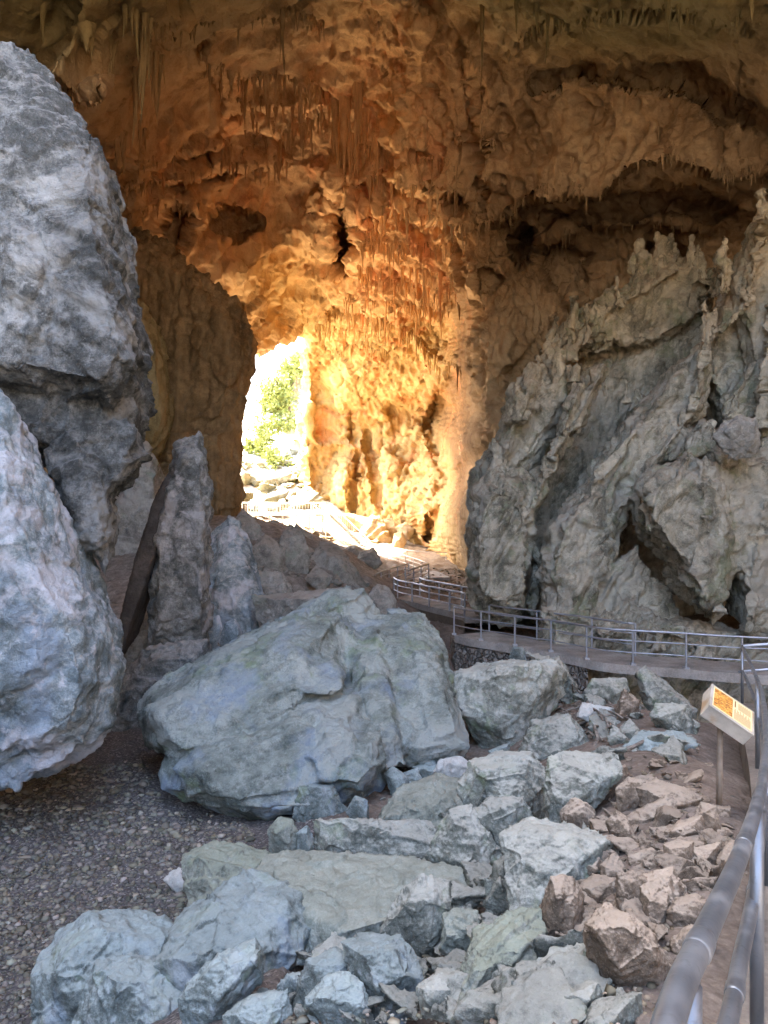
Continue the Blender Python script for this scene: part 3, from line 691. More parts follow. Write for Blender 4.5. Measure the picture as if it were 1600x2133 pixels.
def ground_mat():
    m = NT('cave_floor', .92, .15)
    n1 = m.noise(.35, 7, .62); n2 = m.noise(2.6, 8, .7); n3 = m.noise(22, 5, .7)
    v = m.vor(34, out='Color'); vs = m.n('ShaderNodeSeparateColor'); m.l(v, vs.inputs[0])
    f = m.math('ADD', m.math('MULTIPLY', n2, .6), m.math('MULTIPLY', n3, .4))
    dirt = m.ramp(f, [(.34, (.10, .08, .065, 1)), (.52, (.20, .165, .135, 1)), (.68, (.33, .28, .235, 1))])
    grav = m.ramp(vs.outputs[0], [(0, (.07, .066, .066, 1)), (.5, (.11, .103, .10, 1)), (.85, (.16, .15, .14, 1)), (1, (.27, .255, .24, 1))])
    col = dirt
    sx = m.n('ShaderNodeSeparateXYZ'); m.l(m.co.outputs['Object'], sx.inputs[0])
    low = m.math('MULTIPLY', m.step(m.math('ADD', sx.outputs[0], m.math('MULTIPLY', n2, .8)), .3, -.9), m.step(sx.outputs[1], 24, 18))
    col = m.mix(low, col, grav)                                            # gravel floor on the low side
    greyd = m.ramp(f, [(.36, (.13, .125, .11, 1)), (.5, (.28, .265, .24, 1)), (.64, (.46, .45, .41, 1))])
    col = m.mix(m.math('MULTIPLY', m.step(sx.outputs[1], 19, 24), m.step(m.math('ADD', sx.outputs[0], m.math('MULTIPLY', n2, 2.0)), 3.0, .5)), col, greyd)
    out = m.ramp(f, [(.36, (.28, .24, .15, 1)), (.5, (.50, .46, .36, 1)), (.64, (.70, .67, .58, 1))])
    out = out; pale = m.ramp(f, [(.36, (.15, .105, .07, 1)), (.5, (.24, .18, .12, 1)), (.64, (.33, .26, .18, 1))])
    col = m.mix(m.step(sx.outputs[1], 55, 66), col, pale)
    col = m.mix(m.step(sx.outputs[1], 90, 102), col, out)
    h = m.math('ADD', m.math('MULTIPLY', m.noise(14, 7, .7), 1.0), m.math('MULTIPLY', m.vor(13), -.6))
    return m.done(col, m.bump(h, .7, .05))
M['ground'] = ground_mat()
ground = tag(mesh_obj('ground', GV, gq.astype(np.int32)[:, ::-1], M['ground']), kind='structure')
def gz1(x, y): return float(ground_z([(x, y)])[0])
# ------------------------------------------------------------------ the big rock masses
def pxm(d): return d / F                          # metres per photo pixel at distance d
def big_rock(name, label, cat, hulls, vox, mat, seed, sc, k=.25, rnd=.06, cuts=(), parent=None, sm=1, tint=None, **kw):
    v, q = sdf_mesh(hulls, vox, k, rnd, cuts)
    v = smooth_v(v, q, sm); n = normals(v, q)
    n = smooth_v(n, q, 3); n /= np.linalg.norm(n, axis=1, keepdims=True) + 1e-9
    v = rough(v, n, sc, seed, **kw)
    loc = np.array([v[:, 0].mean(), v[:, 1].mean(), v[:, 2].min()])
    o = mesh_obj(name, v, q, mat, parent, loc=loc, tint=(tint(v) if tint else None))
    if label: tag(o, label, cat, kind='thing')
    return o
H = flat_hull
def pillar_tint(v):                               # pale crust upper left; shade painted into the right and lower faces
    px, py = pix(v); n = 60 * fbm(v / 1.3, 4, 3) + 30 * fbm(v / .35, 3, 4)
    bare = sstep(-30, 45, px + n - np.interp(py, [0, 250, 500, 700, 860, 1300], [150, 150, 110, 60, -40, -40]))  # mask for the painted shade on the right side
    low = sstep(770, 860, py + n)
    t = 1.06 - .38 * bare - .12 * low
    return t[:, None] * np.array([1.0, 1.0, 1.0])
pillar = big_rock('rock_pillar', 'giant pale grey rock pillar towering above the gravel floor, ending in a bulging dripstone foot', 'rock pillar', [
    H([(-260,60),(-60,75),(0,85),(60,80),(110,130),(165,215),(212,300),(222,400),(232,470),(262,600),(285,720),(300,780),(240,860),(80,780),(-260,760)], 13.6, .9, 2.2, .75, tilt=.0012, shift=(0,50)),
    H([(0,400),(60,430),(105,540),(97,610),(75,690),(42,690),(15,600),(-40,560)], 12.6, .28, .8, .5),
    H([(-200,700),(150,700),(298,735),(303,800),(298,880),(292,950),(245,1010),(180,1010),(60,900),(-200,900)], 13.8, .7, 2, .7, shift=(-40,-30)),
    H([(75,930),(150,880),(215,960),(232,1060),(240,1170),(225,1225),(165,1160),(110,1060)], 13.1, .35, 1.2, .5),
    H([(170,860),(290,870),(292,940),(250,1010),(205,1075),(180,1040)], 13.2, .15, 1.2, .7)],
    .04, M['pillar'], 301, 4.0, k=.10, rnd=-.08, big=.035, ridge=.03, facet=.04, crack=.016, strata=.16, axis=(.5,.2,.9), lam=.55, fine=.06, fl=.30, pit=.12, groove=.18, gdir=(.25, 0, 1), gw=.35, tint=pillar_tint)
DRIPS = []
for x_, y_, L_, w_ in [(-30,1650,50,30),(8,1640,44,26),(34,1632,62,24),(58,1618,52,22),(80,1608,40,24),(104,1600,36,20),(128,1590,34,20),(150,1580,26,18),(176,1566,26,18)]:
    k_ = np.arange(7) / 7 * 6.283; c_ = np.stack([np.cos(k_), np.sin(k_), 0 * k_], 1); dd_ = 11.35 if L_ < 66 else 10.75; m_ = pxm(dd_)
    p_ = P(x_, y_ - 46, dd_); q_ = P(x_, y_ - 4, dd_); t_ = P(x_ + 2, y_ + L_ * .6 - 18, dd_)
    DRIPS.append(np.vstack([p_ + c_ * w_ * m_ * .9, q_ + c_ * w_ * m_ * .75, t_ + c_ * w_ * m_ * .42]))
ft = big_rock('dripstone_foot', None, None, [*DRIPS,
    H([(-320,860),(0,800),(25,880),(70,1000),(110,1090),(175,1190),(238,1320),(255,1420),(240,1520),(195,1580),(120,1615),(60,1635),(0,1655),(-320,1700)], 11.8, 1.0, 2.0, .62, shift=(-10,40)),
    H([(-260,1000),(-60,960),(60,1180),(150,1300),(150,1450),(20,1560),(-260,1600)], 11.0, .5, 1.2, .6)],
    .04, M['bluegrey'], 303, 4.0, k=.14, rnd=-.04, big=.04, ridge=.03, facet=.02, crack=.004, fine=.06, fl=.28, pit=.14, groove=.35, gdir=(.1, 0, 1), gw=.25)
ft.parent = pillar; ft.location = ft.location - pillar.location
big_rock('standing_stone', 'tall upright grey slab of rock standing alone beside the giant pillar', 'standing stone', [
    H([(366,925),(385,905),(415,902),(430,922),(432,1000),(430,1180),(434,1330),(420,1362),(312,1362),(308,1280),(314,1150),(340,1050),(352,990)], 19.6, .55, .9, .72),
    H([(430,1000),(444,1012),(440,1060),(428,1070)], 19.6, .2, .3, .6),
    H([(255,1420),(312,1345),(432,1335),(440,1380),(400,1440),(330,1470),(300,1600),(195,1600),(215,1480)], 18.2, .5, 1.5, .7)],
    .055, M['grey'], 311, 2.4, k=.15, rnd=.05, big=.05, facet=.05, ridge=.04, crack=.012, strata=.12, axis=(.6,.1,.5), lam=.4, fine=.06, fl=.30, pit=.15)
big_rock('leaning_slab', 'thin dark slab leaning against the tall upright standing stone', 'rock slab', [
    H([(238,1368),(248,1290),(288,1150),(320,1045),(350,985),(362,1000),(330,1130),(296,1210),(266,1310),(252,1372)], 19.3, .12, 1.0, .8)], .05,
    rock_mat('dark_slab', (.035, .03, .03, 1), (.065, .06, .055, 1), (.12, .11, .10, 1), 1.0), 313, 2.0, k=0, rnd=.03, big=.03, fine=.03, fl=.2)
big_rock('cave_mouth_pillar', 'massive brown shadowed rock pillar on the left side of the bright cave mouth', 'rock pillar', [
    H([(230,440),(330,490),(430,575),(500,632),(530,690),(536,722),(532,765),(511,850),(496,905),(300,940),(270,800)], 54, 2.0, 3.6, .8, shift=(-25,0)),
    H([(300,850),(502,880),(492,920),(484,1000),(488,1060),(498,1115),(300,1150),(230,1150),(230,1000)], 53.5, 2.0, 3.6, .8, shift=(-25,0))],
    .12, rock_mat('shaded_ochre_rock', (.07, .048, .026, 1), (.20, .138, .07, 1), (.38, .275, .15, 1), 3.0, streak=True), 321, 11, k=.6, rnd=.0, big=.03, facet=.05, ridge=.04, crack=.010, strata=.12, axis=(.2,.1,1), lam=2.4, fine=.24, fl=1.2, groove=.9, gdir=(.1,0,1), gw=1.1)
M['oliverock'] = rock_mat('olive_rock', (.12, .095, .04, 1), (.27, .22, .11, 1), (.42, .36, .21, 1), 3.0, streak=True)
big_rock('rock_pillar', 'narrow olive-brown rock pillar squeezed between the giant grey pillar and the brown cave-mouth pillar', 'rock pillar', [
    H([(270,600),(322,655),(338,720),(352,820),(346,900),(330,940),(300,990),(250,990),(235,900)], 50, 1.8, 3, .7)],
    .12, M['oliverock'], 323, 8, k=.5, rnd=.0, big=.05, facet=.04, ridge=.03, crack=.008, fine=.16, fl=1.0, groove=.4, gw=.9)
big_rock('boulder', 'tall brown boulder seen in the gap behind the standing stone and giant pillar', 'boulder', [
    H([(230,1010),(300,920),(332,965),(345,1060),(330,1150),(310,1260),(230,1280),(205,1150)], 38, 1.6, 3, .7)],
    .10, M['hill'], 324, 6, k=.5, rnd=.0, big=.05, facet=.06, ridge=.04, crack=.012, fine=.12, fl=.8)
boulder = big_rock('boulder', 'largest green-grey boulder, a van-sized sloping mass in the middle of the cave floor', 'boulder', [
    H([(287,1500),(295,1440),(335,1418),(400,1378),(500,1312),(640,1262),(720,1275),(735,1400),(690,1455),(560,1545),(430,1565),(340,1585),(300,1545)], 14.8, 1.2, 2.4, .66, tilt=.008, shift=(-10,28)),
    H([(322,1610),(340,1545),(430,1535),(560,1490),(690,1420),(770,1430),(810,1540),(815,1640),(740,1700),(560,1725),(450,1705),(372,1672),(330,1645)], 13.3, 1.0, 2.6, .66, tilt=.0062, shift=(0,10)),
    H([(640,1268),(760,1285),(880,1272),(922,1335),(937,1440),(952,1500),(988,1560),(960,1600),(880,1610),(800,1610),(740,1520),(690,1450),(690,1340)], 15.2, .9, 2.4, .62, tilt=.010, shift=(20,10)),
    H([(606,1285),(640,1252),(690,1225),(720,1218),(762,1224),(800,1268),(812,1300),(740,1312),(680,1308),(620,1305)], 17.4, .7, 1.2, .6),
    H([(800,1262),(880,1270),(932,1340),(934,1395),(880,1420),(790,1390)], 17.4, .6, 1.4, .66, tilt=.008),
    H([(480,1380),(600,1330),(700,1345),(726,1405),(722,1440),(668,1452),(600,1438),(540,1420)], 14.45, .5, 1.6, .8, tilt=.0125, shift=(10,10)), H([(390,1440),(470,1400),(560,1425),(640,1456),(655,1478),(560,1490),(470,1512),(400,1492)], 14.1, .5, 1.6, .75, tilt=.011, shift=(0,10)),
    H([(300,1470),(400,1440),(520,1505),(440,1540),(330,1560)], 13.4, .35, 1.4, .7, tilt=.004),
    H([(350,1600),(430,1552),(620,1492),(740,1468),(790,1560),(700,1640),(480,1690),(390,1660)], 12.75, .55, 2.0, .75, tilt=.006, shift=(0,8)),
    H([(610,1560),(700,1500),(800,1520),(812,1600),(760,1660),(640,1640)], 12.5, .45, 2.0, .7, tilt=.006),
    H([(735,1330),(790,1300),(830,1420),(850,1600),(800,1620),(760,1520),(725,1430)], 14.3, .55, 2.0, .55, tilt=.010),
    H([(840,1300),(915,1340),(950,1500),(985,1565),(900,1590),(850,1480)], 14.6, .6, 2.0, .6, tilt=.010)],
    .042, M['boulder'], 331, 4.0, k=.03, rnd=-.02,
    big=.018, facet=.03, ridge=.018, crack=.016, strata=.20, axis=(-.35,-.15,.95), lam=.34, fine=.05, fl=.3, pit=.08)

# ------------------------------------------------------------------ the flowstone formation behind the walkway
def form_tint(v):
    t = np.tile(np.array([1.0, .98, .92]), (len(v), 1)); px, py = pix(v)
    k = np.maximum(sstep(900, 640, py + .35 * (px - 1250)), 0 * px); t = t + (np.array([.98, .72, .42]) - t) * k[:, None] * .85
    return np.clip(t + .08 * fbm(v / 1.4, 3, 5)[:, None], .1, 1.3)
CONES = []; RIBS = []
for pts, d in [(((1010,1230),(1030,1000),(1075,880),(1110,800)),30.4), (((1075,1250),(1100,1080),(1150,960),(1210,800)),29.6), (((1140,1290),(1165,1150),(1235,1010),(1330,890)),28.2), (((1200,1290),(1230,1160),(1320,1020),(1440,860),(1475,720)),28.0),
               (((1350,1110),(1400,1010),(1440,940)),25.4), (((1440,1200),(1470,1080),(1460,960)),25.0), (((1500,1290),(1520,1150),(1500,1000)),25.2), (((1560,1330),(1570,1180),(1600,1000)),26.0), (((1530,880),(1545,700),(1590,470)),28.6), (((1590,900),(1600,720),(1640,520)),28.0),
               (((1170,720),(1280,640),(1420,560)),34.6), (((1120,1000),(1190,900),(1260,760)),30.2), (((1040,1270),(1045,1150),(1040,1010)),29.2), (((1250,1330),(1300,1310),(1440,1320)),26.6)]:
    for (x0, y0), (x1, y1) in zip(pts[:-1], pts[1:]):
        L_ = math.hypot(x1 - x0, y1 - y0); ux, uy = (y1 - y0) / L_, -(x1 - x0) / L_; w_ = 20
        q = [P(x0 + ux * w_, y0 + uy * w_, d + .5), P(x0 - ux * w_, y0 - uy * w_, d + .7), P(x0, y0, d - .55), P(x1 + ux * w_ * .8, y1 + uy * w_ * .8, d + .6), P(x1 - ux * w_ * .8, y1 - uy * w_ * .8, d + .9), P(x1, y1, d - .4), P((x0 + x1) / 2, (y0 + y1) / 2, d + 2)]
        RIBS.append(np.array(q))
def cone(b, t, d, r0, r1):
    p, q = P(*b, d), P(*t, d); k = np.arange(9) / 9 * 6.283; c = np.stack([np.cos(k), np.sin(k), 0 * k], 1)
    mid = p + (q - p) * .82
    CONES.append(np.vstack([p + c * r0, mid + c * r1, q + c * r1 * .45]))
for b_, t_, d_, r0_, r1_ in [((1078,880),(1072,788),30.5,.42,.22),((1100,860),(1118,758),31.5,.30,.14),((1150,760),(1155,652),35,.55,.18),((1195,730),(1196,606),35.2,.5,.16),
        ((1245,700),(1246,622),35.0,.42,.16),((1280,690),(1282,592),35.6,.5,.2),((1305,690),(1306,600),35.8,.45,.2),((1345,640),(1330,500),37,.7,.32),((1375,640),(1372,478),37.5,.7,.34),((1400,620),(1396,480),37.5,.6,.28),
        ((1510,620),(1508,487),28.4,.26,.20),((1470,720),(1470,618),28.6,.26,.15),((1492,720),(1494,628),28.6,.28,.16),((1195,800),(1200,752),31,.3,.15),((1585,470),(1590,378),28.2,.4,.18),((1160,840),(1164,735),31.5,.38,.2),((1258,830),(1258,745),33,.14,.08),((1305,850),(1304,770),31,.12,.09),((1325,850),(1326,775),31,.13,.09),((1340,850),(1338,765),31,.2,.16)]:
    cone(b_, t_, d_ - .3, r0_ * 1.35, r1_ * 1.3)
_rc = np.random.default_rng(55)
for k_ in range(34):                              # small stalagmites crowding the crest
    t_ = _rc.random() * 6; i_ = int(t_); c_ = [(1015,985,30.6),(1075,880,31.2),(1115,800,31.8),(1200,715,34.5),(1300,640,35.2),(1440,560,35.6),(1500,600,34)]
    q0, q1 = np.array(c_[i_]), np.array(c_[i_ + 1]); q_ = q0 + (q1 - q0) * (t_ - i_); h_ = _rc.uniform(25, 85)
    cone((q_[0], q_[1] + 25), (q_[0] + _rc.uniform(-4, 4), q_[1] - h_), q_[2] + _rc.uniform(-.6, .5), _rc.uniform(.35, .6), _rc.uniform(.14, .26))
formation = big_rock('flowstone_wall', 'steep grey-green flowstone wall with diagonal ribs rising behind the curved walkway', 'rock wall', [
    H([(966,1130),(985,1020),(1012,968),(1060,955),(1115,1000),(1125,1150),(1115,1290),(1060,1310),(1000,1300),(975,1270),(968,1180)], 30.5, 1.9, 3, .66),
    H([(1052,830),(1062,796),(1082,790),(1098,850),(1190,755),(1218,790),(1160,900),(1115,1010),(1040,1020),(1030,960),(1045,890)], 32, 1.1, 3, .6),
    H([(1118,1190),(1150,1085),(1230,1000),(1305,955),(1315,1050),(1265,1150),(1240,1330),(1125,1330)], 28.6, 1.2, 3, .66),
    H([(1472,690),(1442,718),(1350,838),(1270,928),(1180,1045),(1145,1120),(1200,1165),(1290,1055),(1340,965),(1425,905),(1482,845),(1492,740)], 29.6, 1.3, 3, .6),
    H([(1320,1000),(1350,965),(1420,948),(1500,955),(1532,1040),(1545,1150),(1525,1290),(1482,1310),(1430,1215),(1372,1145),(1335,1085)], 26.0, 1.3, 2.5, .72),
    H([(1480,930),(1600,900),(1760,900),(1760,1360),(1560,1345),(1525,1220),(1535,1050),(1490,990)], 26.6, .8, 2.5, .7),
    H([(1600,395),(1572,440),(1552,520),(1515,610),(1482,700),(1495,860),(1520,930),(1600,960),(1800,900),(1800,380)], 29.5, 1.0, 3, .66),
    H([(1160,700),(1200,650),(1300,592),(1430,528),(1505,560),(1492,650),(1400,722),(1300,735),(1200,745)], 36, 1.4, 3, .7),
    H([(966,1020),(985,960),(1040,900),(1150,770),(1500,640),(1800,560),(1800,1360),(980,1330),(968,1130)], 37.0, 1.5, 4, .85),
    H([(1395,965),(1430,880),(1490,858),(1525,930),(1475,970)], 27.4, .8, 2, .6), H([(1190,1320),(1262,1185),(1330,1130),(1440,1320)], 28.2, .3, 1, .6), H([(1240,1320),(1290,1230),(1350,1260),(1390,1325)], 27.8, .3, 1, .5), H([(1330,1310),(1380,1250),(1440,1310)], 28.2, .4, 1, .5),
    *RIBS, *CONES,
    H([(1110,1260),(1330,1300),(1480,1300),(1560,1330),(1760,1340),(1760,1640),(1110,1600)], 27.4, .6, 2.5, .85),
    H([(1340,1360),(1360,1318),(1385,1312),(1400,1375)], 24.6, .3, .6, .6), H([(1420,1375),(1440,1330),(1500,1335),(1520,1390)], 24.4, .3, .8, .6)],
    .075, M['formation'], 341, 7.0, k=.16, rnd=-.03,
    cuts=[H([(1205,1290),(1265,1205),(1330,1155),(1400,1235),(1435,1290),(1300,1322)], 26.6, 3.0, .9, .7), H([(1250,940),(1300,865),(1335,855),(1285,945)], 29, 2.0, 1.2, .7),
          H([(1230,735),(1420,690),(1470,700),(1350,840),(1300,790)], 33, 3, 1.8, .8), H([(1500,700),(1560,640),(1570,760),(1520,830)], 28.5, 3, 1.5, .8), H([(1118,1180),(1128,1170),(1122,1330),(1112,1330)], 29, 3, 2.5, .9)],
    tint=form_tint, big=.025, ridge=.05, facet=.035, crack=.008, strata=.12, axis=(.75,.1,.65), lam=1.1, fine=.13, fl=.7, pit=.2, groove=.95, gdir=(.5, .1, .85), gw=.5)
tag(big_rock('boulder', 'pale cracked boulder perched high on the flowstone wall above the railing', 'boulder',
    [H([(1482,905),(1500,880),(1545,862),(1580,875),(1590,930),(1570,957),(1530,958),(1500,937)], 24.6, .45, .6, .5, shift=(12,-14))],
    .06, M['hill'], 347, 1.3, k=0, rnd=.0, big=.03, facet=.05, ridge=.03, crack=.06, fine=.04, fl=.3))
# ------------------------------------------------------------------ boulders and rubble, each rock its own object
DD = np.concatenate([np.linspace(1.5, 30, 500), np.linspace(30, 140, 400)[1:]])
def ground_d(px, py):
    x = (px - 800) / F * DD; z = CZ - (py - 1066.5) / F * DD
    g = ground_base(np.c_[x, DD]); k = np.nonzero(z < g)[0]
    return float(DD[k[0]]) if len(k) else 140.0
def outline_rock(name, label, cat, ol, mat, d=None, tilt=.55, th=.55, seed=0, shrink=.62, sh=(0, 0), vox=None, strata=.0, facet=.028, sink=.28, group=None, **kw):
    ol = np.array(ol, float); ol = ol.mean(0) + (ol - ol.mean(0)) * (1.16 if mat is M['hill'] else 1.10); rn = np.random.default_rng(seed + 5000)
    x0, y0 = ol.min(0); x1, y1 = ol.max(0); cx = (x0 + x1) / 2
    dg = ground_d(cx, y1) if d is None else d
    m = pxm(dg); wm, hm = (x1 - x0) * m, (y1 - y0) * m; size = math.sqrt(wm * hm); T = th * size
    dc = dg + hm * tilt * .5 + T * .25
    ol2 = ol + rn.uniform(-1, 1, ol.shape) * .02 * (x1 - x0)
    c = ol2.mean(0); pts = []
    for x, y in ol2:
        dd = dc + tilt * m * (c[1] - y) + rn.uniform(-.2, .2) * T
        low = y > c[1] + .25 * (y1 - y0)
        pts.append(P(x, y + (0 if not low else sink * (y1 - y0)), dd))
    for k, (x, y) in enumerate(ol2):                 # a few corners in front and behind make broad planar faces
        if (k + seed) % 2 == 0:
            s = shrink * rn.uniform(.7, 1.25); sx, sy = c[0] + (x - c[0]) * s + sh[0] * (x1 - x0), c[1] + (y - c[1]) * s + sh[1] * (y1 - y0)
            pts.append(P(sx, sy, dc + tilt * m * (c[1] - sy) - .5 * T * rn.uniform(.7, 1.1)))
        else:
            q = P(c[0] + (x - c[0]) * .75, c[1] + (y - c[1]) * .75, dc + tilt * m * (c[1] - y)); q[1] += .6 * T; q[2] -= .12 * T; pts.append(q)
    pts = np.array(pts); vx = vox or max(2.4 * m, size / 75)
    v, q = sdf_mesh([pts], vx, 0, vx * .3)
    n = normals(v, q); n = smooth_v(n, q, 2); n /= np.linalg.norm(n, axis=1, keepdims=True) + 1e-9
    a = rn.normal(size=3)
    v = rough(v, n, size, seed * 7 + 900, big=.02, facet=facet, crack=.03, ridge=.018, strata=strata or (.20 if rn.random() < .6 else .08), axis=a, lam=size * .22, fine=size * .024, fl=size * .17, **kw)
    loc = np.array([v[:, 0].mean(), v[:, 1].mean(), v[:, 2].min()])
    return tag(mesh_obj(name, v, q, mat, loc=loc), label, cat, group)
B, G_, W_ = M['rubble_blue'], M['rubble'], M['brown']
M['white'] = rock_mat('white_limestone', (.26, .265, .245, 1), (.46, .47, .44, 1), (.66, .67, .64, 1), .5, speck=False)
M['olive'] = rock_mat('olive_slab_rock', (.09, .10, .085, 1), (.235, .265, .225, 1), (.48, .51, .46, 1), .6, dust=(.30, .32, .265, 1), dust_amt=.6, bd=.02, bump=.9)
M['moss'] = rock_mat('mossy_rock', (.07, .08, .065, 1), (.22, .24, .20, 1), (.46, .48, .43, 1), .6, dust=(.29, .325, .25, 1), dust_amt=.7, green=(.20, .24, .15, 1), bd=.02, bump=.9)
